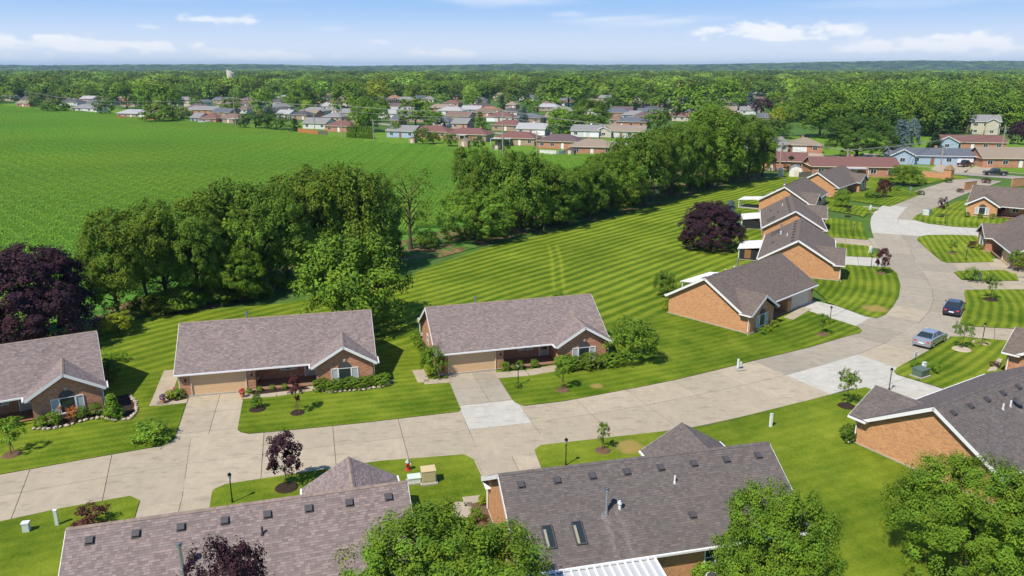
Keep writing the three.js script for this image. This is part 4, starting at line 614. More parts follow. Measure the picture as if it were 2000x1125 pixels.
// young street trees: base and top in survey units
const stake = (t, p) => { const mb = new MB(); for (const e of [-0.35, 0.35]) mb.at(0, 0, 0).bar(V(e, 0, 0.05), V(0, 1.3, 0), 0.04, 0.04); for (const c of t.children) if (c.name === 'stake') return; const k = mb.build('stake', M.wood, t); k.scale.set(1 / t.scale.x, 1 / t.scale.y, 1 / t.scale.z); };
const ring = (p, r, mat, label) => { const g = new THREE.CylinderGeometry(r * 0.8, r, 0.09, 18); g.translate(0, 0.045, 0); const m = put('mulch_ring', g, mat); m.position.copy(p).setY(YL); tag(m, label, 'mulch bed'); return m; };
[['young1', 'fresh', 23, 888, 822, 42, 'young yellow-green staked tree at the lower left lawn edge', 1, 'dryMulch'], ['young2', 'wine', 581, 806, 733, 25, 'thin reddish young staked tree in front of the house with six hedges', 1, 'mulch'], ['oval', 'copper', 560, 952, 846, 54, 'young oval dark-red tree beside the street near the lower left roof', 0, 'mulch'], ['young2', 'fresh', 1099, 762, 695, 22, 'thin green staked tree on the lawn of the central house', 1, 'dryMulch'],
  ['young0', 'olive', 1177, 880, 826, 22, 'thin young staked tree beside the brown lawn patch behind the dark roof', 1, 'dryMulch'], ['umbrella', 'olive', 1653, 793, 727, 40, 'young flat-crowned tree at the tip of the right foreground roof', 0, 'mulch'], ['young0', 'mid', 1606, 653, 614, 20, 'slender young tree by the white driveway of the broad-walled house', 0, 'dryMulch'], ['umbrella', 'mid', 1878, 682, 630, 36, 'young flat-crowned tree in a stone ring near the silver car', 0, 'stone'], ['umbrella', 'mid', 1934, 585, 540, 34, 'young flat-crowned tree on the lawn above the dark blue car', 0, 'mulch'],
  ['young1', 'mid', 1860, 495, 470, 14, 'small leafy tree on the rounded lawn with the lamp post', 0, 'dryMulch'], ['young1', 'copper', 1837, 423, 386, 16, 'small dark-leaved tree near the pale utility boxes', 0, 'mulch'], ['oval', 'wine', 1721, 534, 484, 22, 'young red tree at the corner of the lawn with curved stripes', 0, 'dryMulch'], ['young0', 'copper', 1656, 422, 404, 8, 'tiny dark sapling on the lawn strip of the fourth house', 0, 'mulch']].forEach(([k, c, u, vb, vt, w, l, st, mm]) => {
  const p = G(u, vb, YL), t = treeAt(k, c, u, vb, vt, w, { name: 'young_tree', label: l }); if (st) stake(t, p); const wd = Math.max(0.6, w * mpp(p) * 0.42); ring(p, mm === 'stone' ? 0.9 : wd, M[mm], 'mulch under the ' + l.split(' ').slice(0, 12).join(' ')); });
// ------------------------------------------------------------------ gardens
const shrub = (u, v, hpx, wpx, k, c, label, o = {}) => { const p = G(u, v, YL), s = mpp(p); return plant(k, c, p, Math.max(0.15, hpx * s * 1.06), wpx * s, { name: o.name ?? 'shrub', cat: o.cat ?? 'shrub', label, group: o.group, deep: o.deep, turn: o.turn }); };
function bed(label, px, mat, h = 0.04) { const q = px.map(([u, v]) => G(u, v, YL)).map((p) => [p.x, p.z]); const m = sheet('flower_bed', q, YL + h, mat, null, h + 0.02); m.userData = {}; return tag(m, label, 'flower bed'); }
function stones(bedMesh, px, seed) {                                  // edging stones laid along the front of a bed, one by one
  const R = rng(seed), P = px.map(([u, v]) => G(u, v, YL)), geos = [0, 1, 2].map((k) => { const g = new THREE.DodecahedronGeometry(0.15, 0), a = g.attributes.position; for (let i = 0; i < a.count; i++) { const q = 0.8 + 0.4 * hash(Math.round(a.getX(i) * 50), Math.round(a.getZ(i) * 50 + a.getY(i) * 90), k); a.setXYZ(i, a.getX(i) * q * 1.35, a.getY(i) * q * 0.6, a.getZ(i) * q); } g.computeVertexNormals(); return g; });
  for (let i = 0; i + 1 < P.length; i++) { const n = Math.max(1, Math.round(P[i].distanceTo(P[i + 1]) / 0.42)); for (let k = 0; k < n; k++) { const m = put('edging_stone', geos[Math.floor(R() * 3)], M.stone, bedMesh); m.position.copy(P[i]).lerp(P[i + 1], (k + R() * 0.3) / n).setY(YL + 0.1); m.rotation.y = R() * 6; const s = 0.75 + R() * 0.5; m.scale.set(s, s, s); } }
}
function pot(u, v, c, label) { const p = G(u, v, YL), o = base('flower_pot', p); tag(o, label, 'flower pot'); const mb = new MB().tube([V(0, 0.03, 0), V(0, 0.32, 0), V(0, 0.36, 0)], [0.13, 0.19, 0.21], 10); mb.build('pot', M.terracotta, o); const f = put('flowers', KIND.ball.g._g, leafOf(c), o); f.position.y = 0.3; f.scale.setScalar(0.5); return o; }
LEAF.pink = [0.5, 0.12, 0.2]; LEAF.redflower = [0.5, 0.05, 0.04]; LEAF.violet = [0.12, 0.05, 0.16];
// house at the left edge: rockery bed
const rock = bed('rockery bed edged with pale stones in front of the left-edge house', [[62, 838], [85, 830], [125, 800], [150, 790], [205, 780], [250, 770], [266, 782], [268, 800], [255, 818], [225, 822], [200, 815], [165, 822], [130, 832], [95, 840]], M.mulch);
stones(rock, [[66, 838], [95, 839], [130, 833], [165, 822], [200, 816], [225, 823], [252, 819], [267, 806], [265, 786], [252, 772]], 5);
shrub(222, 816, 48, 42, 'cone', 'fresh', 'tall rounded conical evergreen at the corner of the left-edge house');
shrub(81, 834, 20, 24, 'ball', 'green', 'clipped round shrub leftmost in the rockery bed'); shrub(108, 829, 24, 26, 'ball', 'green', 'clipped round shrub second from the left in the rockery bed'); shrub(165, 816, 22, 20, 'ball', 'mid', 'clipped round shrub right of the orange flowers in the rockery'); shrub(189, 812, 24, 22, 'ball', 'mid', 'clipped round shrub next to the conical evergreen');
shrub(145, 818, 22, 20, 'loose', 'orange', 'orange flowering plant in the middle of the rockery bed', { name: 'flowering_plant', cat: 'flowers' }); shrub(153, 820, 13, 14, 'loose', 'mid', 'small leafy plant below the orange flowers in the rockery', { name: 'garden_plant', cat: 'plant' });
shrub(8, 838, 20, 52, 'hedgebox', 'green', 'low clipped hedge at the left image edge by the porch', { name: 'hedge', cat: 'hedge', turn: 0.5, deep: 0.35 });
shrub(297, 858, 34, 66, 'loose', 'fresh', 'clump of tall ornamental grass by the left driveway', { name: 'ornamental_grass', cat: 'ornamental grass' }); shrub(215, 745, 42, 36, 'ball', 'deep', 'dark rounded bush beside the right wall of the left-edge house'); shrub(212, 705, 16, 30, 'loose', 'fresh', 'light green perennials behind the left-edge house', { name: 'garden_plant', cat: 'plant' }); shrub(236, 706, 18, 26, 'loose', 'fresh', 'spreading leafy perennial right of the light green perennials', { name: 'garden_plant', cat: 'plant' });
{ const p = G(160, 800, YL), g = base('bird_bath', p); tag(g, 'pale bird bath in front of the left arched window', 'bird bath'); new MB().tube([V(0, 0, 0), V(0, 0.6, 0)], [0.14, 0.08], 8).build('pedestal', M.stone, g); new MB().tube([V(0, 0.6, 0), V(0, 0.68, 0), V(0, 0.75, 0)], [0.1, 0.26, 0.3], 12).build('basin', M.stone, g); }
{ const p = G(123, 832, YL), g = base('garden_post', p); tag(g, 'thin dark post with bird feeder in the rockery bed', 'bird feeder'); new MB().tube([V(0, 0, 0), V(0, 1.5, 0)], 0.03, 6).build('pole', M.black, g); new MB().box(-0.12, 0.12, 1.45, 1.7, -0.12, 0.12).build('feeder', M.wood, g); }
// house with the six hedges
const hb = bed('mulch bed under the six clipped hedges', [[612, 757], [640, 766], [700, 762], [760, 752], [765, 740], [733, 733], [640, 745], [618, 747]], M.mulch); stones(hb, [[616, 760], [645, 767], [700, 763], [758, 754], [764, 742]], 9);
[[626, 763, 23, 26], [654, 763, 21, 30], [680, 759, 21, 27], [705, 758, 20, 30], [724, 754, 20, 24], [746, 753, 22, 27]].forEach(([u, v, h, w], i) => shrub(u, v, h, w, 'hedgebox', i === 5 ? 'fresh' : 'green', ['leftmost of the six clipped hedges under the arched window', 'second clipped hedge from the left under the arched window', 'third clipped hedge from the left, narrow, under the arched window', 'fourth clipped hedge from the left under the arched window', 'fifth clipped hedge, touching the fourth, under the arched window', 'rightmost clipped hedge at the house corner, the rounder one'][i], { name: 'hedge', cat: 'hedge', group: 'six clipped hedges', turn: 0.24, deep: 0.9 }));
bed('narrow mulch bed along the porch with four small plants', [[488, 768], [500, 760], [590, 752], [606, 760], [560, 764], [495, 772]], M.mulch);
[[487, 768], [508, 765], [532, 762], [556, 760]].forEach(([u, v], i) => shrub(u, v, 10, 11, 'ball', 'fresh', ['first', 'second', 'third', 'last'][i] + ' small plant from the garage in the porch bed', { name: 'garden_plant', cat: 'plant', group: 'small plants along the porch' }));
walk('light stone footpath along the porch of the six-hedge house', [[472, 774, 0.55], [540, 769], [618, 757]], 6); walk('narrow concrete walk along the left side of the six-hedge house', [[310, 791, 0.75], [337, 722]], 6); walk('short pale walk from the side path to the left driveway', [[306, 788, 0.5], [366, 782]], 4);
bed('little mulch bed with bushes at the left garage corner', [[325, 780], [330, 770], [362, 768], [366, 779], [345, 784]], M.mulch); shrub(333, 778, 14, 22, 'ball', 'gold', 'yellow-green low bush at the left garage corner'); shrub(351, 776, 17, 22, 'ball', 'fresh', 'bright green bush against the left garage corner'); shrub(342, 772, 14, 14, 'loose', 'pink', 'pink flowering bush at the left garage corner', { name: 'flowering_plant', cat: 'flowers' });
pot(319, 787, 'violet', 'pot of purple flowers beside the left side walk'); pot(474, 776, 'redflower', 'pot of red flowers at the right edge of the left driveway');
shrub(502, 797, 26, 20, 'ball', 'mid', 'dark round topiary shrub on the small lawn of the six-hedge house'); ring(G(503, 799, YL), 0.7, M.mulch, 'dark mulch ring under the round topiary shrub');
{ const p = G(498, 747, 0.17), g = base('porch_chair', p, 0.24 + 1.2); tag(g, 'blue-grey cushioned chair on the porch with red flowers behind', 'chair'); new MB().box(-0.35, 0.35, 0.3, 0.48, -0.35, 0.35).build('seat', M.mint, g); new MB().box(-0.35, 0.35, 0.48, 1.0, -0.42, -0.3).build('backrest', M.mint, g); for (const x of [-0.31, 0.31]) for (const z of [-0.31, 0.31]) new MB().box(x - 0.03, x + 0.03, 0, 0.3, z - 0.03, z + 0.03).build('leg', M.black, g); }
pot(496, 741, 'redflower', 'pot of bright red flowers on the porch beside the cushioned chair');
// central house
const cb = bed('mulch bed under the clipped hedges of the central house', [[1086, 722], [1130, 724], [1210, 712], [1216, 698], [1180, 690], [1090, 705]], M.mulch);
shrub(1103, 722, 25, 40, 'hedgebox', 'green', 'big clipped hedge block left of the central arched window', { name: 'hedge', cat: 'hedge', turn: 0.27 }); shrub(1130, 721, 24, 26, 'hedgebox', 'mid', 'small clipped hedge beside the big block at the central house', { name: 'hedge', cat: 'hedge', turn: 0.27 }); shrub(1152, 721, 30, 36, 'ball', 'olive', 'rounded olive bush in front of the central arched window'); shrub(1178, 716, 24, 26, 'ball', 'mid', 'darker round shrub between the olive bush and the right hedge'); shrub(1193, 715, 24, 36, 'hedgebox', 'fresh', 'wide clipped hedge at the right corner of the central house', { name: 'hedge', cat: 'hedge', turn: 0.27 });
bed('mulch bed with clipped balls along the central porch', [[968, 722], [980, 714], [1060, 708], [1070, 714], [1040, 718], [985, 724]], M.mulch);
[[987, 724, 17, 18], [1015, 721, 16, 15], [1044, 718, 15, 16]].forEach(([u, v, h, w], i) => shrub(u, v, h, w, 'ball', 'green', ['clipped ball next to the garage in the central porch bed', 'middle clipped ball of the central porch bed', 'clipped ball farthest from the garage in the central porch bed'][i], { group: 'clipped balls of the central porch bed' }));
shrub(1004, 722, 10, 12, 'loose', 'mid', 'low loose plant between the clipped balls', { name: 'garden_plant', cat: 'plant' });
walk('concrete footpath from the central driveway to the porch', [[968, 733, 0.7], [1030, 728], [1090, 718]], 6); walk('short concrete walk at the left of the central driveway', [[816, 722, 0.55], [828, 746], [880, 742]], 4);
[[811, 662, 16, 20], [817, 674, 14, 18], [823, 684, 16, 18]].forEach(([u, v, h, w], i) => shrub(u, v, h, w, 'ball', ['fresh', 'green', 'mid'][i], ['light shrub rearmost along the left wall of the central house', 'middle shrub along the left wall of the central house', 'front shrub along the left wall of the central house'][i]));
shrub(1012, 756, 9, 14, 'loose', 'mid', 'low tuft at the foot of the central lamp post', { name: 'garden_plant', cat: 'plant' });
// broad-walled house and the right side
walk('pale walk along the porch of the broad-walled house', [[1575, 601, 0.6], [1540, 622]], 4); for (const [u, v, i] of [[1487, 652, 0], [1498, 647, 1], [1512, 638, 2]]) shrub(u, v, 12, 14, 'loose', ['fresh', 'gold', 'gold'][i], ['low light plant nearest the wall corner of the broad-walled house', 'yellowish plant in the bed under its arched window of the broad-walled house', 'yellow-green plant right of the yellowish one by the wall'][i], { name: 'garden_plant', cat: 'plant' });
shrub(1299, 606, 15, 10, 'loose', 'gold', 'yellow flowering plant at the rear corner of the broad-walled house', { name: 'flowering_plant', cat: 'flowers' });
shrub(1655, 862, 30, 26, 'hedgebox', 'deep', 'dark clipped hedge beside the downspout of the right foreground house', { name: 'hedge', cat: 'hedge', turn: 0.5 }); shrub(1372, 1122, 34, 62, 'ball', 'fresh', 'bright round shrub behind the dark roof at the bottom edge'); shrub(941, 986, 16, 16, 'ball', 'gold', 'yellow-green ball shrub in the bed left of the dark-roofed house'); shrub(930, 1020, 26, 30, 'loose', 'green', 'leafy plants in the bed below the yellow-green ball', { name: 'garden_plant', cat: 'plant' });
bed('brown mulch bed along the left wall of the dark-roofed house', [[920, 985], [945, 978], [958, 1000], [962, 1040], [925, 1030]], M.dryMulch); walk('pale walk left of the dark-roofed house', [[940, 976, 0.6], [905, 980], [900, 1010]], 4);
shrub(182, 1026, 38, 60, 'loose', 'wine', 'red-purple bush above the ridge at the lower left', { name: 'red_shrub' });
shrub(1895, 549, 24, 26, 'loose', 'fresh', 'tall ornamental grass clump on the narrow grass strip', { name: 'ornamental_grass', cat: 'ornamental grass' }); shrub(1907, 548, 16, 16, 'ball', 'blue', 'grey-green bush beside the tall ornamental grass'); shrub(1898, 484, 12, 14, 'ball', 'wine', 'dark red round shrub by the narrow gable at the right'); shrub(1912, 487, 10, 12, 'ball', 'gold', 'yellow-green shrub beside the dark red round shrub');
shrub(1988, 528, 34, 36, 'small', 'green', 'leafy bush cut by the right edge below the narrow gable house'); for (const [u, v, i] of [[1888, 424, 0], [1914, 426, 1], [1938, 427, 2]]) shrub(u, v, 9, 10, 'ball', 'mid', ['left', 'middle', 'right'][i] + ' foundation shrub of the upper right arched-window house', { group: 'foundation shrubs of the upper right house' }); shrub(1953, 424, 20, 14, 'small', 'wine', 'wine-red bush at the corner of the upper right arched-window house', { name: 'red_shrub' });
shrub(1705, 385, 10, 26, 'hedgebox', 'green', 'low green hedge by the farthest row house', { name: 'hedge', cat: 'hedge' }); shrub(1797, 380, 7, 15, 'ball', 'deep', 'dark low bush at the tip of the entrance lawn'); shrub(1800, 358, 8, 18, 'ball', 'mid', 'round bush in front of the entrance wall'); shrub(1751, 372, 8, 15, 'loose', 'fresh', 'pale green plant beside the low rounded tree'); shrub(1926, 357, 8, 15, 'ball', 'wine', 'dark flat-topped bush near the pickup'); shrub(1875, 375, 6, 12, 'ball', 'wine', 'dark small bush beside the brick wall end on the right'); shrub(1852, 356, 8, 14, 'ball', 'deep', 'dark shrub at the foot of the brick pillar');
bed('pebble bed with red plants by the cut-off right house', [[1927, 726], [1950, 700], [1958, 702], [1946, 724]], M.stone); shrub(1944, 716, 9, 16, 'loose', 'wine', 'reddish plant in the pebble bed by the cut-off right house', { name: 'garden_plant', cat: 'plant' });
ring(G(1917, 669, YL), 0.85, M.stone, 'stone ring with plants at the foot of the lamp post near the silver car'); shrub(1917, 671, 6, 22, 'loose', 'gold', 'yellow-green ground plants around the lamp post near the silver car', { name: 'garden_plant', cat: 'plant' });
shrub(1823, 727, 16, 22, 'loose', 'fresh', 'leafy plants right of the green transformer box', { name: 'garden_plant', cat: 'plant' }); shrub(1787, 718, 12, 16, 'loose', 'fresh', 'leafy plant left of the green transformer box', { name: 'garden_plant', cat: 'plant' });
for (const [u, v, h, w, i] of [[1447, 452, 10, 16, 0], [1468, 430, 9, 10, 1], [1443, 421, 8, 12, 2]]) shrub(u, v, h, w, 'ball', 'mid', ['shrub left of the front white patio roof', 'ball shrub beside the middle white patio roof', 'shrub by the post of the upper white canopy'][i]);
// ------------------------------------------------------------------ lamp posts, hydrant, utility boxes
{ let proto; const make = () => { const g = base('lamp_post', V(0, 0, 0)); new MB().tube([V(0, 0, 0), V(0, 0.25, 0), V(0, 0.3, 0), V(0, 1.72, 0)], [0.07, 0.06, 0.042, 0.036], 8).build('pole', M.black, g); new MB().tube([V(0, 1.72, 0), V(0, 1.78, 0), V(0, 2.02, 0)], [0.05, 0.085, 0.12], 6).build('lantern', flat(0.25, 0.26, 0.26, 0.2), g); new MB().tube([V(0, 2.02, 0), V(0, 2.05, 0), V(0, 2.16, 0), V(0, 2.2, 0)], [0.15, 0.14, 0.04, 0.02], 6).build('cap', M.black, g); new MB().bar(V(-0.16, 1.6, 0), V(0.16, 1.6, 0), 0.025, 0.025).build('crossbar', M.black, g); return g; };
  [[454, 981, 'black lamp post behind the ridge of the pinkish foreground roof'], [1105, 909, 'black lamp post on the lawn above the dark foreground roof'], [1012, 752, 'black lamp post on the lawn of the central house'], [1736, 763, 'black lamp post at the tip of the right foreground roof'], [1918, 669, 'black lamp post in a stone ring near the silver car'], [1620, 634, 'black lamp post beside the white driveway of the broad-walled house'], [1701, 522, 'black lamp post on the lawn with curved stripes'], [1886, 508, 'black lamp post on the rounded lawn at the right'], [1666, 462, 'black lamp post on the third lawn strip up the street'], [1845, 437, 'black lamp post on the curving lawn by the pale utility boxes'], [1710, 396, 'black lamp post on the lawn of the farthest row house']].forEach(([u, v, l]) => { const g = proto ? copyOf(proto, 'lamp_post') : (proto = make()); g.userData = {}; g.position.copy(G(u, v, YL)); g.rotation.y = u; tag(g, l, 'lamp post', 'garden lamp posts along the street'); }); }
{ const g = base('fire_hydrant', G(797, 918, YL)); tag(g, 'red fire hydrant with white cap on the grass strip', 'fire hydrant'); new MB().tube([V(0, 0, 0), V(0, 0.06, 0)], 0.2, 12).tube([V(0, 0.06, 0), V(0, 0.62, 0)], [0.135, 0.125], 12).build('barrel', M.red, g); new MB().tube([V(0, 0.62, 0), V(0, 0.66, 0), V(0, 0.78, 0), V(0, 0.84, 0)], [0.17, 0.17, 0.11, 0.04], 12).build('bonnet', M.white, g); for (const a of [0, 2.09, 4.19]) new MB().tube([V(Math.cos(a) * 0.1, 0.48, Math.sin(a) * 0.1), V(Math.cos(a) * 0.22, 0.48, Math.sin(a) * 0.22)], 0.075, 8).build('outlet', a ? M.red : M.white, g); }
const box = (name, u, v, w, h, d, mat, label, o = {}) => { const g = base(name, G(u, v, YL), o.turn ?? 0.24); tag(g, label, o.cat ?? 'utility box', o.group); const b = new MB(), t = 0.03; b.box(-w / 2, w / 2, o.pad ? 0.1 : 0, h, -d / 2, d / 2); b.build('cabinet', mat, g); new MB().poly([V(-w / 2 - t, h, d / 2 + t), V(w / 2 + t, h, d / 2 + t), V(w / 2 + t, h + 0.07, -d / 2 - t), V(-w / 2 - t, h + 0.07, -d / 2 - t)]).box(-w / 2 - t, w / 2 + t, h - 0.05, h - 0.001, -d / 2 - t, d / 2 + t).build('lid', o.lid ?? mat, g); if (o.pad) new MB().box(-w / 2 - 0.12, w / 2 + 0.12, 0, 0.099, -d / 2 - 0.12, d / 2 + 0.14).build('pad', M.foundation, g); if (o.door) new MB().box(-w / 2 + 0.06, w / 2 - 0.06, h * 0.25, h * 0.85, d / 2, d / 2 + 0.015).build('door', mat, g); return g; };
box('utility_box', 837, 941, 0.95, 1.0, 0.7, M.tanBox, 'tall tan cabinet with rust-stained top beside the hydrant', { pad: 1, door: 1, lid: flat(0.5, 0.40, 0.22, 0.8) }); box('utility_box', 809, 941, 0.85, 0.42, 0.55, M.mint, 'low pale green ground box between hydrant and tan cabinet', { pad: 1 });
{ const g = base('utility_pedestal', G(112, 1025, YL), 0.2); tag(g, 'tall thin pale pedestal on the lower left island', 'utility pedestal'); new MB().box(-0.1, 0.1, 0, 1.0, -0.07, 0.07).build('housing', M.mint, g); new MB().box(-0.11, 0.11, 1.0, 1.07, -0.08, 0.08).build('cap', M.white, g); }
{ const g = base('utility_pedestal', G(52.5, 1037, YL), 0.2); tag(g, 'short stout pale pedestal at the lower left', 'utility pedestal'); new MB().box(-0.19, 0.19, 0, 0.55, -0.15, 0.15).build('housing', M.mint, g); new MB().box(-0.22, 0.22, 0.55, 0.63, -0.18, 0.18).build('cap', M.white, g); }
{ const g = base('utility_pedestal', G(1444, 719, YL), 0.3); tag(g, 'white post with attached meter box on the lawn by the street', 'utility pedestal'); new MB().box(-0.24, -0.1, 0, 0.95, -0.07, 0.07).build('post', M.white, g); new MB().box(-0.02, 0.2, 0.15, 0.62, -0.1, 0.1).build('meter_box', M.mint, g); new MB().box(-0.6, 0.4, 0, 0.03, 0.2, 0.6).build('pad', M.foundation, g); }
{ const g = base('utility_pedestal', G(1505, 833, YL), 0.3); tag(g, 'single thin white post on the wide near lawn', 'utility pedestal'); new MB().box(-0.09, 0.09, 0, 1.05, -0.09, 0.09).build('housing', M.white, g); new MB().box(-0.1, 0.1, 1.05, 1.12, -0.1, 0.1).build('cap', M.mint, g); }
box('transformer', 1797, 734, 1.25, 0.72, 0.95, M.transformer, 'dark green transformer box on the lawn near the silver car', { pad: 1, cat: 'transformer', turn: 0.55, door: 1 }); { const g = base('utility_pedestal', G(1803, 727, YL), 0.4); tag(g, 'white pedestal behind the green transformer box', 'utility pedestal'); new MB().box(-0.16, 0.16, 0, 0.95, -0.13, 0.13).build('housing', M.white, g); new MB().box(-0.18, 0.18, 0.95, 1.02, -0.15, 0.15).build('cap', M.mint, g); }
{ const g = base('street_sign', G(1786, 712, YL), 0.35); tag(g, 'small white notice sign on a dark post near the transformer', 'sign'); new MB().tube([V(0, 0, 0), V(0, 1.05, 0)], 0.025, 6).build('post', M.black, g); new MB().box(-0.2, 0.2, 0.75, 1.35, -0.012, 0.012).build('sign_plate', M.white, g); for (let i = 0; i < 4; i++) new MB().box(-0.13, 0.13, 0.85 + i * 0.11, 0.89 + i * 0.11, 0.0125, 0.016).build('text_line', M.charcoal, g); }
box('utility_box', 1808, 420, 1.0, 0.9, 0.8, M.mint, 'left of the two pale boxes on the curving upper right lawn', { turn: -0.5, pad: 1 }); box('utility_box', 1816, 417, 0.7, 0.75, 0.7, M.transformer, 'right smaller green box on the curving upper right lawn', { turn: -0.5 });
for (const [u, v, l] of [[1700, 410, 'pale pedestal at the road edge of the fourth lawn'], [1700, 493, 'pale pedestal on the lawn strip left of the red young tree']]) { const g = base('utility_pedestal', G(u, v, YL), 0.5); tag(g, l, 'utility pedestal'); new MB().box(-0.16, 0.16, 0, 0.95, -0.13, 0.13).build('housing', M.white, g); new MB().box(-0.4, -0.22, 0, 0.6, -0.1, 0.1).build('meter_box', M.mint, g); }
{ const g = base('street_sign', G(1777, 381, YL), 0.4); tag(g, 'grey sign board on a post at the entrance lawn', 'sign'); new MB().tube([V(0, 0, 0), V(0, 1.7, 0)], 0.04, 6).build('post', M.steel, g); new MB().box(-0.3, 0.3, 1.1, 1.9, -0.02, 0.02).build('sign_plate', M.steel, g); }
// ------------------------------------------------------------------ entrance walls of brick
function wallRun(name, label, a, b, h, pier) { const d = b.clone().sub(a), L = d.length(), g = base(name, a.clone().setY(0), Math.atan2(-d.z, d.x)); tag(g, label, 'brick wall'); new MB().box(0, L, 0, h, -0.15, 0.15).build('wall', M.brickTan, g); new MB().box(-0.02, L + 0.02, h, h + 0.1, -0.2, 0.2).build('coping', M.stone, g); if (pier) { const t = new THREE.Group(); t.name = 'pier'; t.position.set(L, 0, 0); g.add(t); put('shaft', new MB().box(-0.95, 0.95, 0, 2.5, -0.95, 0.95).geo(), M.brickTan, t); const r = new MB(), c = V(0, 3.9, 0), q = [V(-1.1, 2.5, 1.1), V(1.1, 2.5, 1.1), V(1.1, 2.5, -1.1), V(-1.1, 2.5, -1.1)]; for (let i = 0; i < 4; i++) r.poly([q[i], q[(i + 1) % 4], c]); r.poly(q.slice().reverse()); put('pier_roof', r.geo(), flat(0.30, 0.20, 0.13, 0.9, { map: grainT }), t); } return g; }
wallRun('entrance_wall', 'brick entrance wall ending in a pillar with pyramid cap, left of the street', G(1801, 345), G(1851, 350), 1.5, 1); wallRun('entrance_wall', 'low brick wall on the right of the street entrance', G(1882, 372), G(1905, 369), 1.9, 0); wallRun('entrance_wall', 'brick entrance wall cut by the right image edge', G(1975, 365), G(2040, 360), 2.0, 1);
// ------------------------------------------------------------------ cars
function makeCar(name, label, cat, p, turn, paint, kindC = 'sedan') {
  const g = base(name, p, turn); tag(g, label, cat); const body = std({ color: lin(...paint), metalness: 0.35, roughness: 0.28 });
  const bodyM = new THREE.MeshPhysicalMaterial({ color: lin(...paint), metalness: 0.4, roughness: 0.35, clearcoat: 1, clearcoatRoughness: 0.08 });
  const pick = kindC === 'pickup', L = pick ? 5.6 : 4.75, W = pick ? 1.95 : 1.82;
  // side outline, nose at +x
  const q = pick ? [[-2.75, 0.45], [-2.78, 0.95], [-2.7, 1.08], [-0.9, 1.10], [0.9, 1.10], [2.45, 1.05], [2.74, 0.9], [2.78, 0.45]] : [[-2.3, 0.34], [-2.36, 0.62], [-2.3, 0.93], [-2.05, 1.0], [-1.3, 1.0], [0.8, 0.95], [1.9, 0.80], [2.28, 0.66], [2.38, 0.5], [2.3, 0.28]];
  const sh = new THREE.Shape(q.map(([x, y]) => new THREE.Vector2(x, y))); for (const x of [-1.38, 1.42]) { const hole = new THREE.Path(); }
  const bg = new THREE.ExtrudeGeometry(sh, { depth: W - 0.24, bevelEnabled: true, bevelThickness: 0.12, bevelSize: 0.06, bevelSegments: 3, curveSegments: 4 }); bg.translate(0, 0, -(W - 0.24) / 2); put('body', bg, bodyM, g);
  const cab = (y0, y1, xr0, xr1, xt0, xt1, w0, w1) => { const b = [V(xr0, y0, w0), V(xr1, y0, w0), V(xr1, y0, -w0), V(xr0, y0, -w0)], t = [V(xt0, y1, w1), V(xt1, y1, w1), V(xt1, y1, -w1), V(xt0, y1, -w1)]; return [b, t]; };
  const [b, t] = pick ? cab(1.1, 1.82, -0.85, 1.25, -0.7, 0.55, 0.86, 0.70) : cab(0.98, 1.42, -1.95, 1.15, -1.05, 0.35, 0.80, 0.60), c = V(-0.3, 1.2, 0), gl = new MB(); for (let i = 0; i < 4; i++) { const j = (i + 1) % 4; gl.quadOut([b[i], b[j], t[j], t[i]], c, [1, 1, 1]); } gl.build('window_glass', M.glass, g);
  const rf = new MB(), up = t.map((v) => V(v.x * 1.0, v.y + 0.045, v.z * 0.92)); rf.quadOut(up, c, [1, 1, 1]); for (let i = 0; i < 4; i++) { const j = (i + 1) % 4; rf.quadOut([t[i], t[j], up[j], up[i]], c, [1, 1, 1]); } rf.build('roof', bodyM, g);
  for (let i = 0; i < 4; i++) { const a = b[i].clone().lerp(c, -0.012), e = t[i].clone().lerp(c, -0.012); new MB().tube([a, e], 0.045, 5).build('pillar', bodyM, g); } for (const z of [1, -1]) { const a = b[0].clone().lerp(b[1], 0.5), e = t[0].clone().lerp(t[1], 0.45); new MB().tube([V(a.x, a.y, a.z * z), V(e.x, e.y, e.z * z)], 0.04, 5).build('pillar', bodyM, g); }
  if (pick) new MB().box(-2.6, -0.98, 1.085, 1.108, -0.78, 0.78).build('cargo_bed', M.dark, g);
  for (const x of [-1.42, 1.45].map((v) => (pick ? v * 1.2 : v))) for (const z of [-1, 1]) { const wl = new THREE.Group(); wl.name = 'wheel'; wl.position.set(x, pick ? 0.39 : 0.33, z * (W / 2 - 0.1)); g.add(wl); put('tyre', cached('tyre' + pick, () => { const r = pick ? 0.39 : 0.33, mb = new MB(); return mb.tube([V(0, 0, -0.115), V(0, 0, -0.09), V(0, 0, 0.09), V(0, 0, 0.115)], [r - 0.03, r, r, r - 0.03], 16).geo(); }), M.tyre, wl); put('rim', cached('rim' + pick, () => new MB().tube([V(0, 0, -0.122), V(0, 0, 0.122)], pick ? 0.25 : 0.21, 10).geo()), M.chrome, wl); }
  const lamp = (n, x, y, z, m, w = 0.3) => new MB().box(x - 0.03, x + 0.03, y - 0.08, y + 0.07, z - w / 2, z + w / 2).build(n, m, g), ex = pick ? 2.8 : 2.36; for (const z of [-0.62, 0.62]) { lamp('tail_lamp', -ex - 0.03, 0.8, z, M.red); lamp('headlight', pick ? ex + 0.02 : 2.27, pick ? 0.85 : 0.68, z, M.chrome); }
  new MB().box(-ex - 0.09, -ex - 0.06, 0.55, 0.68, -0.26, 0.26).build('number_plate', M.white, g); for (const z of [-1, 1]) new MB().box(0.62, 0.8, 0.98, 1.1, z * (W / 2 + 0.02), z * (W / 2 + 0.17)).build('wing_mirror', bodyM, g);
  new MB().box(-ex - 0.04, -ex + 0.1, 0.34, 0.5, -W / 2 + 0.15, W / 2 - 0.15).build('rear_bumper', kindC === 'sedan' ? bodyM : M.chrome, g);
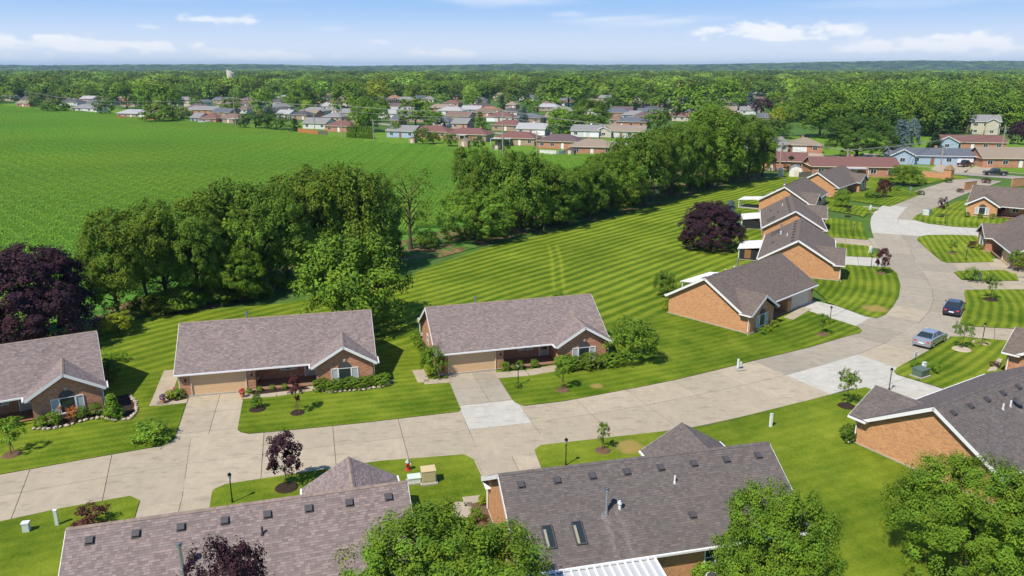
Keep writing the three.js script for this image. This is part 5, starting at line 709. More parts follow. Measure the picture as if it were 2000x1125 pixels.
  return g;
}
const roadTurn = (u, v) => { const p = G(u, v); let b = 0, d = 1e9; RP.forEach((r, i) => { const e = r.distanceToSquared(p); if (e < d) { d = e; b = i; } }); return Math.atan2(-RT[b].z, RT[b].x); };
makeCar('parked_car', 'silver sedan parked at the kerb near the green transformer box', 'car', G(1815, 670, 0.01), roadTurn(1815, 668), [0.33, 0.36, 0.42]);
makeCar('parked_car', 'dark blue car seen from behind, parked where the street bends', 'car', G(1862, 609, 0.01), roadTurn(1862, 606) - 0.05, [0.018, 0.022, 0.055]);
makeCar('pickup_truck', 'dark pickup truck parked on the cross street at the upper right', 'pickup truck', G(1943, 342, 0.0), 2.95, [0.02, 0.024, 0.03], 'pickup');
makeCar('parked_car', 'black car in front of the white garage of the blue-grey house', 'car', G(1884, 325, 0.0), 0.6, [0.012, 0.012, 0.014], 'pickup');
// ------------------------------------------------------------------ beyond the field: streets, houses, sheds, poles
function strip(name, px, w, y, mat, label) { const P = px.map(([u, v]) => G(u, v, y)), l = [], r = []; P.forEach((p, i) => { const d = (P[i + 1] ?? p).clone().sub(P[i - 1] ?? p).normalize(), s = V(d.z, 0, -d.x); l.push([p.x + s.x * w / 2, p.z + s.z * w / 2]); r.unshift([p.x - s.x * w / 2, p.z - s.z * w / 2]); }); return sheet(name, [...l, ...r], y, mat, label); }
M.oldRoad = flat(0.34, 0.31, 0.27, 0.95, { map: conT2 });
strip('cross_street', [[1500, 297], [1600, 311], [1690, 322], [1760, 330], [1850, 336], [1950, 344], [2080, 354]], 7.5, -0.035, M.oldRoad, 'pale cross street passing the entrance walls');
strip('pavement', [[1700, 316], [1760, 322], [1850, 329], [1950, 336], [2060, 343]], 1.3, -0.03, CON.walk[0], 'narrow pavement along the far side of the cross street');
strip('back_street', [[560, 224], [700, 238], [850, 252], [1000, 262], [1150, 274], [1260, 284], [1420, 292]], 7, -0.035, M.oldRoad, 'street between the first two rows of suburb houses');
for (const [a, b, w, l] of [[[1850, 336], [1872, 314], 9, 'driveway of the blue-grey house'], [[1690, 322], [1700, 300], 5, 'driveway beside the long red-roofed house'], [[1595, 312], [1588, 299], 6, 'driveway of the tan house with the white garage'], [[1900, 338], [1930, 322], 5, 'driveway of the tan-roofed house at the right edge']]) strip('driveway', [a, b], w, -0.028, CON.walk[0], l);
const ROOFC = { red: [0.205, 0.105, 0.095], brown: [0.215, 0.155, 0.125], tan: [0.30, 0.24, 0.19], grey: [0.26, 0.255, 0.26], pale: [0.40, 0.40, 0.42], blue: [0.13, 0.145, 0.18], dark: [0.105, 0.10, 0.11], plum: [0.15, 0.105, 0.115], orange: [0.33, 0.17, 0.11] }, WALLC = { brick: [0.42, 0.20, 0.11], white: [0.68, 0.68, 0.68], tan: [0.42, 0.30, 0.20], cream: [0.60, 0.55, 0.43], blue: [0.40, 0.50, 0.66], pink: [0.52, 0.34, 0.28] };
const roofM = {}, wallM = {}, rm = (k) => (roofM[k] ??= flat(...ROOFC[k], 0.92, { map: grainT })), wmt = (k) => (wallM[k] ??= k === 'brick' ? M.brickRed : flat(...WALLC[k], 0.8, { map: grainT }));
const houseSpots = [];
function farHouse(u0, u1, v, roof, wall, type, label, o = {}) {
  const f = G((u0 + u1) / 2, v), k = mpp(f), a = o.a ?? -0.33, D = o.d ?? 10.2, st = o.st ?? 1, eh = 2.55 * st + (st > 1 ? 0.3 : 0), w = (u1 - u0) * k * 0.97 / Math.max(0.75, Math.cos(a)), c = f.clone().add(V(Math.sin(-a) * -D / 2 * -1, 0, -Math.cos(a) * D / 2));
  c.copy(f).add(V(-Math.sin(a), 0, -Math.cos(a)).multiplyScalar(D / 2));
  const g = base('house', c, a); tag(g, label, 'house', o.group); houseSpots.push([c.x, -c.z, w / 2, D / 2, (u0 + u1) / 2, (u1 - u0) / 2, v]);
  const ww = w - 0.9, wd = D - 0.9, oh = type === 'gable' ? 0.45 : 0.45, hr = (o.rise ?? 0.42) * D / 2, y = eh;
  const wl = new MB().box(-ww / 2, ww / 2, 0, y, -wd / 2, wd / 2); if (type === 'gable') for (const e of [-1, 1]) wl.quadOut([V(e * ww / 2, y, wd / 2), V(e * ww / 2, y, -wd / 2), V(e * ww / 2, y + hr * wd / D, 0)], V(0, y, 0), [1, 1, 1]); wl.build('wall', wmt(wall), g);
  const r = new MB(), t = 0.16, A = V(-w / 2, y, D / 2), B = V(w / 2, y, D / 2), C = V(w / 2, y, -D / 2), E = V(-w / 2, y, -D / 2), rl = type === 'gable' ? w / 2 : Math.max(0.4, w / 2 - D / 2 * 0.95), R1 = V(-rl, y + hr, 0), R2 = V(rl, y + hr, 0), mid = V(0, y - 3, 0), upv = (q) => q.clone().setY(q.y + t);
  r.quadOut([A, B, R2, R1].map(upv), mid, [1, 1, 1]); r.quadOut([C, E, R1, R2].map(upv), mid, [1, 1, 1]); if (type !== 'gable') { r.quadOut([B, C, R2].map(upv), mid, [1, 1, 1]); r.quadOut([E, A, R1].map(upv), mid, [1, 1, 1]); }
  r.build('roof', rm(roof), g);
  const fs = new MB(), md = V(0, y + 0.05, 0); for (const [p, q] of type === 'gable' ? [[A, B], [C, E], [B, R2], [R2, C], [E, R1], [R1, A]] : [[A, B], [B, C], [C, E], [E, A]]) fs.quadOut([p, q, upv(q), upv(p)], md, [1, 1, 1]); fs.box(-w / 2 + 0.01, w / 2 - 0.01, y - 0.02, y - 0.001, -D / 2 + 0.01, D / 2 - 0.01); fs.build('fascia', o.trim ? M.white : M.cream, g);
  const R = rng(Math.round(u0 * 7 + v)), n = Math.max(2, Math.round(ww / 4.2)), gi = o.gar === undefined ? -1 : o.gar < 0 ? n - 1 : o.gar;
  for (let s = 0; s < st; s++) for (let i = 0; i < n; i++) {
    const x = -ww / 2 + ww * (i + 0.5) / n, y0 = 0.95 + s * 2.75;
    if (i === gi && !s) { put('garage_door', new MB().box(x - Math.min(2.3, ww / n / 2 - 0.1), x + Math.min(2.3, ww / n / 2 - 0.1), 0.02, 2.1, wd / 2, wd / 2 + 0.05).geo(), M.white, g); continue; }
    if (i === Math.floor(n / 2) && !s && R() < 0.7) { put('door', cached('fdoor', () => new MB().box(-0.5, 0.5, 0.05, 2.05, 0, 0.05).geo()), R() < 0.5 ? M.white : M.wood, g).position.set(x, 0, wd / 2); continue; }
    const wn = put('window', cached('fwin', () => new MB().box(-0.75, 0.75, -0.06, 1.16, 0, 0.05).geo()), M.white, g); wn.position.set(x + (R() - 0.5) * 0.5, y0, wd / 2); put('pane', cached('fpane', () => new MB().box(-0.66, -0.04, 0.04, 1.06, 0.0505, 0.07).box(0.04, 0.66, 0.04, 1.06, 0.0505, 0.07).geo()), M.glass, wn);
  }
  if (R() < 0.55 || o.chim) put('chimney', cached('chim' + wall, () => new MB().box(-0.35, 0.35, 0, 1.5, -0.35, 0.35).geo()), wall === 'white' ? M.white : M.brickRed, g).position.set((R() - 0.5) * w * 0.5, y + hr * 0.6, -D * 0.1);
  put('vent_pipe', cached('fvent', () => new MB().tube([V(0, 0, 0), V(0, 0.7, 0)], 0.07, 6).geo()), M.steel, g).position.set((R() - 0.5) * w * 0.5, y + hr * 0.75, D * 0.1);
  if (o.porch) { const pf = new THREE.Group(); pf.name = 'patio_cover'; g.add(pf); const [px0, px1] = o.porch; put('roof_sheet', new MB().box(-w / 2 + w * px0, -w / 2 + w * px1, y - 0.1, y + 0.02, D / 2 + 0.02, D / 2 + 3).geo(), M.metalWhite, pf); for (const q of [px0, px1]) put('post', new MB().box(-w / 2 + w * q - 0.06, -w / 2 + w * q + 0.06, 0, y - 0.1, D / 2 + 2.8, D / 2 + 2.92).geo(), M.white, pf); }
  if (o.wing) { const [x, wwid, pr] = o.wing, xx = -w / 2 + w * x, gh = wwid / 2 * 0.5, wg = new MB(), zf = wd / 2 + pr; wg.box(xx - wwid / 2 + 0.3, xx + wwid / 2 - 0.3, 0, y, wd / 2 + 0.001, zf); wg.poly([V(xx - wwid / 2 + 0.3, y, zf), V(xx + wwid / 2 - 0.3, y, zf), V(xx, y + gh, zf)]); wg.build('front_wing', wmt(o.wingWall ?? wall), g); const wr = new MB(), zb = 0.5; wr.quadOut([V(xx - wwid / 2, y + 0.16, zf + 0.4), V(xx - wwid / 2, y + 0.16, zb), V(xx, y + gh + 0.2, zb), V(xx, y + gh + 0.2, zf + 0.4)], V(xx, 0, 0), [1, 1, 1]); wr.quadOut([V(xx + wwid / 2, y + 0.16, zf + 0.4), V(xx + wwid / 2, y + 0.16, zb), V(xx, y + gh + 0.2, zb), V(xx, y + gh + 0.2, zf + 0.4)], V(xx, 0, 0), [1, 1, 1]); wr.build('wing_roof', rm(roof), g); for (const e of [-1, 1]) new MB().bar(V(xx + e * wwid / 2, y + 0.18, zf + 0.42), V(xx, y + gh + 0.22, zf + 0.42), 0.06, 0.25).build('rake_board', M.white, g); const wn = put('window', cached('fwin', () => 0), M.white, g); wn.position.set(xx, 0.9, zf); put('pane', cached('fpane', () => 0), M.glass, wn); }
  return g;
}
const COL = ['at the left edge', 'on the far left', 'on the left', 'left of centre', 'just left of centre', 'just right of centre', 'right of centre', 'on the right', 'on the far right', 'at the right edge'];
const rowName = ['along the field edge', 'in the second row beyond the field', 'farther back among the suburb trees'];
const ORD = 'first second third fourth fifth sixth seventh eighth ninth tenth eleventh twelfth thirteenth fourteenth fifteenth sixteenth seventeenth eighteenth nineteenth twentieth'.split(' ');
[ // rows of suburb houses: u from, u to, ground v, roof, wall, type, options
  [[220, 290, 231, 'pale', 'pink', 'hip', { gar: -1 }], [368, 392, 240, 'grey', 'blue', 'gable'], [385, 426, 241, 'red', 'brick', 'hip'], [420, 470, 241, 'brown', 'tan', 'hip', { porch: [0.7, 1] }], [536, 568, 232, 'pale', 'white', 'gable'], [586, 640, 252, 'grey', 'white', 'gable', { d: 11 }], [629, 692, 258, 'red', 'brick', 'hip'], [750, 812, 269, 'grey', 'blue', 'gable'], [797, 876, 270, 'red', 'brick', 'hip'], [866, 952, 276, 'red', 'tan', 'hip', { porch: [0.35, 0.55] }], [962, 1046, 284, 'red', 'tan', 'hip', { porch: [0, 0.45] }], [1044, 1131, 291, 'plum', 'brick', 'hip', { chim: 1 }], [1109, 1202, 303, 'tan', 'brick', 'hip', { a: -0.2 }]],
  [[565, 602, 234, 'dark', 'tan', 'hip'], [593, 618, 232, 'tan', 'brick', 'gable'], [626, 668, 238, 'grey', 'pink', 'hip'], [735, 783, 231, 'pale', 'white', 'hip'], [760, 780, 245, 'blue', 'tan', 'gable'], [841, 878, 248, 'blue', 'white', 'hip'], [879, 914, 252, 'grey', 'pink', 'gable'], [957, 1016, 256, 'red', 'tan', 'hip', { chim: 1 }], [1005, 1066, 264, 'pale', 'white', 'gable', { gar: -1 }], [1112, 1171, 268, 'grey', 'white', 'gable', { gar: -1 }], [1166, 1258, 269, 'tan', 'white', 'gable', { wing: [0.15, 7, 1.5], wingWall: 'cream' }], [1202, 1262, 249, 'blue', 'brick', 'hip'], [1189, 1214, 245, 'brown', 'pink', 'hip'], [1408, 1438, 200 + 24, 'tan', 'brick', 'gable'], [1467, 1513, 240, 'blue', 'tan', 'hip'], [1478, 1546, 298, 'grey', 'white', 'gable', { gar: 0, a: 0.25 }], [1545, 1608, 299, 'tan', 'brick', 'hip', { gar: 0, a: -0.15 }]],
  [[26, 62, 209, 'tan', 'brick', 'gable'], [85, 116, 199, 'plum', 'tan', 'hip'], [152, 186, 205, 'pale', 'pink', 'gable', { st: 1.7 }], [182, 224, 205, 'pale', 'tan', 'gable'], [132, 196, 219, 'grey', 'white', 'hip'], [352, 436, 223, 'grey', 'brick', 'hip'], [455, 486, 213, 'plum', 'pink', 'gable'], [340, 392, 181, 'tan', 'cream', 'hip', { st: 1.8 }], [462, 484, 222, 'brown', 'white', 'hip'], [552, 576, 180, 'pale', 'white', 'gable', { st: 1.5 }], [625, 651, 192, 'brown', 'brick', 'hip'], [636, 667, 222, 'grey', 'white', 'gable'], [752, 779, 197, 'orange', 'tan', 'hip'], [757, 780, 186, 'pale', 'tan', 'hip'], [768, 809, 201, 'grey', 'tan', 'hip'], [820, 848, 200, 'grey', 'cream', 'hip'], [897, 938, 222, 'pale', 'blue', 'gable'], [910, 941, 199, 'grey', 'tan', 'hip'], [928, 974, 224, 'orange', 'tan', 'hip'], [932, 974, 186, 'grey', 'cream', 'hip'], [947, 1001, 238, 'red', 'white', 'hip', { gar: 0 }],
    [975, 1011, 227, 'dark', 'white', 'hip'], [985, 1008, 212, 'tan', 'pink', 'hip'], [1001, 1057, 240, 'blue', 'tan', 'hip'], [1042, 1091, 217, 'pale', 'tan', 'hip'], [1062, 1082, 239, 'tan', 'cream', 'gable'], [1192, 1234, 224, 'plum', 'brick', 'gable'], [1212, 1264, 234, 'grey', 'blue', 'hip'], [1250, 1292, 223, 'dark', 'cream', 'hip'], [1305, 1332, 224, 'tan', 'white', 'hip'], [1444, 1478, 224, 'grey', 'white', 'gable'], [1530, 1553, 225, 'dark', 'brick', 'gable'], [1586, 1614, 186, 'tan', 'cream', 'hip'], [1466, 1502, 184, 'plum', 'brick', 'hip'], [1534, 1562, 196, 'pale', 'white', 'hip']],
].forEach((row, ri) => [...row].sort((a, b) => a[0] + a[1] - b[0] - b[1]).forEach(([u0, u1, v, rf, wl, ty, o], i) => farHouse(u0, u1, v, rf, wl, ty, `${i < 20 ? ORD[i] : ORD[i - 20] + ' after the twentieth'} house from the left ${rowName[ri]}, ${{ plum: 'plum brown', pale: 'pale grey', blue: 'slate blue', orange: 'orange brown', dark: 'dark grey' }[rf] ?? rf} ${ty} roof`.split(' ').slice(0, 16).join(' '), o)));
{ // small roofs glimpsed farther off between the trees
  const R = rng(404), rc = ['grey', 'brown', 'tan', 'pale', 'plum', 'red', 'dark', 'blue'], wc = ['tan', 'white', 'cream', 'brick', 'pink'], sh = { plum: 'plum brown', pale: 'pale grey', blue: 'slate blue', dark: 'dark grey' };
  for (const [v, ua, ub, gap] of [[185, 30, 1560, 44], [192, 10, 1570, 46], [199, 0, 1560, 50], [208, 0, 1500, 52], [217, 40, 1460, 54], [227, 180, 1420, 60], [237, 300, 1400, 64]]) for (let u = ua + R() * gap; u < ub; u += gap * (0.8 + R() * 0.9)) {
    const vv = v + (R() - 0.5) * 5, p = G(u, vv), w = (13 + R() * 5) / mpp(p), u0 = u - w / 2, u1 = u + w / 2, q = G(u, vv + 5); if (inPoly(q.x, -q.z, CORN) || inPoly(p.x - 9, -p.z - 6, CORN) || inPoly(p.x + 9, -p.z - 6, CORN)) continue;
    if (houseSpots.some(([hx, hz]) => Math.hypot(hx - p.x, hz + p.z) < 17)) continue; const r = rc[Math.floor(R() * rc.length)], ty = R() < 0.6 ? 'hip' : 'gable', part = COL[Math.min(9, Math.floor(u / 200))], zone = vv < 196 ? 'farthest' : vv < 213 ? 'far' : 'middle-distance';
    farHouse(u0, u1, vv, r, wc[Math.floor(R() * wc.length)], ty, `${zone} small house with ${sh[r] ?? r} ${ty} roof, ${part} of the view`, { group: `${zone} small houses with ${sh[r] ?? r} ${ty} roofs ${part}`, a: -0.33 + (R() < 0.25 ? 1.3 : 0) });
  } }
farHouse(1584, 1756, 346, 'red', 'brick', 'gable', 'long brick ranch house with dark red roof and white patio cover behind the entrance street', { a: -0.12, d: 10, porch: [0.28, 0.6], chim: 1 });
farHouse(1492, 1574, 334, 'red', 'brick', 'gable', 'brick house with dark red roof and blue-grey gable beside the tree row end', { a: -0.3 });
farHouse(1742, 1900, 322, 'blue', 'blue', 'gable', 'pale blue ranch house with dark roof and white front gable on the cross street', { a: -0.16, d: 9, wing: [0.13, 7.5, 1.2], gar: -1, trim: 1 });
farHouse(1893, 1935, 322, 'blue', 'white', 'gable', 'white garage building attached right of the pale blue ranch house', { a: -0.2, d: 6, gar: 0, trim: 1 });
farHouse(1918, 2040, 328, 'tan', 'brick', 'gable', 'tan-roofed ranch house at the right edge behind the pickup truck', { a: -0.1, d: 11, rise: 0.5 });
farHouse(1836, 1962, 293, 'red', 'brick', 'gable', 'long red-roofed brick house with light gable below the two-storey house', { a: -0.2, d: 10, wing: [0.12, 8, 1], wingWall: 'blue' });
farHouse(1896, 1950, 263, 'grey', 'cream', 'gable', 'cream two-storey house at the upper right in front of the woods', { a: -0.3, st: 2, d: 9, wing: [0.68, 5.5, 1.5], trim: 1, rise: 0.6 });
// sheds, fences, pool
function shed(u, v, w, h, d, wall, roof, label, gambrel) { const g = base('garden_shed', G(u, v), -0.3); tag(g, label, 'shed'); new MB().box(-w / 2, w / 2, 0, h, -d / 2, d / 2).build('wall', wall, g); const r = new MB(), P = gambrel ? [[-w / 2 - 0.1, h], [-w / 2 + w * 0.12, h + w * 0.28], [0, h + w * 0.42], [w / 2 - w * 0.12, h + w * 0.28], [w / 2 + 0.1, h]] : [[-w / 2 - 0.15, h], [0, h + w * 0.25], [w / 2 + 0.15, h]]; for (let i = 0; i + 1 < P.length; i++) r.quadOut([V(P[i][0], P[i][1], d / 2 + 0.12), V(P[i + 1][0], P[i + 1][1], d / 2 + 0.12), V(P[i + 1][0], P[i + 1][1], -d / 2 - 0.12), V(P[i][0], P[i][1], -d / 2 - 0.12)], V(0, 0, 0), [1, 1, 1]); r.build('roof', roof, g); const e = new MB(); for (const z of [d / 2 + 0.005, -d / 2 - 0.005]) { const q = P.map(([x, y]) => V(x, y, z)); e.quadOut(q, V(0, h, 0), [1, 1, 1]); } e.build('gable', wall, g); new MB().box(-0.5, 0.5, 0.05, 1.8, d / 2 + 0.006, d / 2 + 0.05).build('door', M.cream, g); return g; }
shed(1553, 344, 3.2, 1.6, 3.6, M.vinyl, rm('grey'), 'white barn-shaped garden shed near the end of the tree row', 1); shed(807, 281, 2.4, 2.1, 2.6, wmt('tan'), rm('brown'), 'small tan shed at the left among the trees of the field edge'); shed(907, 286, 3.6, 2.2, 3, wmt('tan'), rm('tan'), 'tan shed with pale door at the field edge'); shed(972, 294, 3, 1.7, 3, M.greyWood, rm('dark'), 'dark low shed by the tall utility pole'); shed(1114, 304, 3, 1.8, 3, M.greyWood, rm('plum'), 'dark brown shed right of the white vinyl fence'); shed(1505, 333, 2.4, 1.2, 2.4, M.greyWood, flat(0.5, 0.03, 0.03, 0.6), 'small building with bright red roof by the end of the tree row');
shed(1524, 345, 1.4, 2.0, 1.2, M.vinyl, M.vinyl, 'white cabinet-like box beside the barn-shaped shed');
function fence(a, b, h, mat, label, bw = 0.3) { const A = G(...a), B = G(...b), d = B.clone().sub(A), L = d.length(), g = base('garden_fence', A, Math.atan2(-d.z, d.x)); tag(g, label, 'fence'); const n = Math.ceil(L / bw), gb = new MB().box(0, L / n - 0.02, 0.08, h, -0.02, 0.02).geo(); for (let i = 0; i < n; i++) put('board', gb, mat, g).position.x = (i * L) / n; for (let i = 0; i <= 4; i++) put('post', cached('fpost' + h, () => new MB().box(-0.06, 0.06, 0, h + 0.1, -0.1, -0.021).geo()), mat, g).position.x = (i * L) / 4; return g; }
fence([1054, 303], [1086, 305], 1.8, M.vinyl, 'white vinyl privacy fence at the field edge', 0.5); fence([1090, 306], [1105, 304], 1.8, M.vinyl, 'short white vinyl fence piece beside the dark brown shed', 0.5); const cedar = flat(0.42, 0.17, 0.06, 0.85); fence([582, 259], [621, 264], 1.9, cedar, 'orange wooden fence at the field edge in the middle left', 0.5); fence([282, 235], [303, 238], 2.2, cedar, 'orange wooden fence by the pale hip-roofed house at the left', 0.6); fence([228, 231], [244, 234], 1.8, flat(0.30, 0.10, 0.05, 0.85), 'dark red fence at the left field edge', 0.6); fence([622, 263], [640, 263], 1.7, M.greyWood, 'grey fence right of the orange one', 0.5); fence([1640, 346], [1668, 348], 1.4, M.greyWood, 'grey picket fence beside the barn-shaped shed', 0.4); fence([1560, 347], [1584, 345], 1.4, M.greyWood, 'low weathered fence behind the barn-shaped shed', 0.4);
{ const g = base('swimming_pool', G(401, 241)); tag(g, 'pale blue above-ground pool in a garden at the left field edge', 'pool'); new MB().tube([V(0, 0, 0), V(0, 1.2, 0)], 3.4, 20).build('pool_wall', flat(0.45, 0.62, 0.68, 0.6), g); new MB().tube([V(0, 1.201, 0), V(0, 1.21, 0)], 3.2, 20).build('water', flat(0.15, 0.42, 0.5, 0.1), g); }
{ const g = base('water_tower', V(-348, 0, -985)); tag(g, 'beige standpipe tower with slanted top above the trees', 'water tower'); const mb = new MB(), r = 4.4, n = 24, top = (a) => 26.5 - (Math.cos(a) + 1) * 2.4; for (let i = 0; i < n; i++) { const a = i / n * 6.2832, b = (i + 1) / n * 6.2832, P = (t, y) => V(Math.cos(t) * r, y, Math.sin(t) * r); mb.quadOut([P(a, 0), P(b, 0), P(b, top(b)), P(a, top(a))], V(0, P(a, 0).y, 0), [1, 1, 1]); } mb.build('tank', flat(0.62, 0.55, 0.43, 0.7), g); const l = new MB(); l.quadOut(Array.from({ length: n }, (_, i) => V(Math.cos(i / n * 6.2832) * r, top(i / n * 6.2832), Math.sin(i / n * 6.2832) * r)), V(0, 0, 0), [1, 1, 1]); l.build('lid', flat(0.5, 0.47, 0.4, 0.8), g); }
{ const g = base('water_tower', V(-1660, 0, -2570)); tag(g, 'tiny white water tower on the left horizon', 'water tower'); new MB().tube([V(0, 0, 0), V(0, 26, 0)], 2, 8).build('stem', M.white, g); new MB().tube([V(0, 24, 0), V(0, 28, 0), V(0, 33, 0), V(0, 36, 0)], [2, 6.5, 6.5, 2], 12).build('tank', M.white, g); }
// utility poles and their lines
M.poleWood = flat(0.34, 0.30, 0.25, 0.9);
const poles = [];
{ const make = (u, vb, vt, l) => { const p = G(u, vb), h = clamp(heightFor(p, vt), 5, 16), g = base('utility_pole', p, -0.5); tag(g, l, 'utility pole', 'wooden utility poles'); new MB().tube([V(0, 0, 0), V(0, h, 0)], [0.22, 0.16], 8).build('shaft', M.poleWood, g); new MB().box(-1.1, 1.1, h - 0.75, h - 0.6, -0.07, 0.07).build('crossarm', M.greyWood, g); for (const x of [-0.95, 0.95]) new MB().tube([V(x, h - 0.6, 0), V(x, h - 0.4, 0)], 0.06, 6).build('insulator', M.vinyl, g); if (u > 600) new MB().tube([V(0.3, h - 2.2, 0), V(0.3, h - 1.3, 0)], 0.22, 10).build('transformer', M.steel, g); poles.push([p, h]); };
  [[54, 211, 177, 'utility pole farthest left by the field'], [306, 236, 196, 'utility pole in front of the tall left trees'], [461, 251, 189, 'utility pole left of the dark tree clump at the field edge'], [669, 272, 203, 'tall utility pole left of the clipped conifer hedge'], [982, 305, 213, 'tall utility pole in the grass by the dark low shed'], [1522, 338, 270, 'utility pole behind the barn-shaped shed'], [1651, 340, 290, 'utility pole in front of the long red-roofed ranch'], [1955, 300, 246, 'utility pole beside the long red-roofed house at the right'],
    [434, 240, 217, 'short utility pole near the pool'], [615, 262, 222, 'short utility pole by the orange fence'], [730, 273, 232, 'short utility pole right of the clipped conifer hedge'], [1048, 303, 256, 'short utility pole at the left end of the white vinyl fence'], [1491, 264, 221, 'utility pole among trees at the right of the suburb'], [1837, 322, 287, 'thin pole in front of the pale blue house'], [1449, 219, 188, 'distant utility pole in front of the pale round tree']].forEach((a) => make(...a));
  const wireM = flat(0.30, 0.29, 0.28, 0.7), run = (i, j, dy, off) => { const [a, ha] = poles[i], [b, hb] = poles[j], A = V(a.x + off, ha + dy, a.z), B = V(b.x + off, hb + dy, b.z), n = 14, P = Array.from({ length: n + 1 }, (_, k) => { const t = k / n, q = A.clone().lerp(B, t); q.y -= 4 * t * (1 - t) * Math.min(2.6, A.distanceTo(B) * 0.012); return q; }); tag(new MB().tube(P, 0.042, 4, [1, 1, 1], false).build('power_line', wireM), ['top power line wire strung between two utility poles', 'lower service cable strung between two utility poles', 'second power line wire strung between two utility poles'][dy > -0.6 ? (off > 0 ? 2 : 0) : 1], 'power line', 'overhead lines between the utility poles'); };
  for (let i = 0; i < 7; i++) { run(i, i + 1, -0.4, -0.6); run(i, i + 1, -0.4, 0.6); run(i, i + 1, -2.4, 0); } run(12, 5, -0.4, 0); run(10, 4, -0.6, 0.1); }
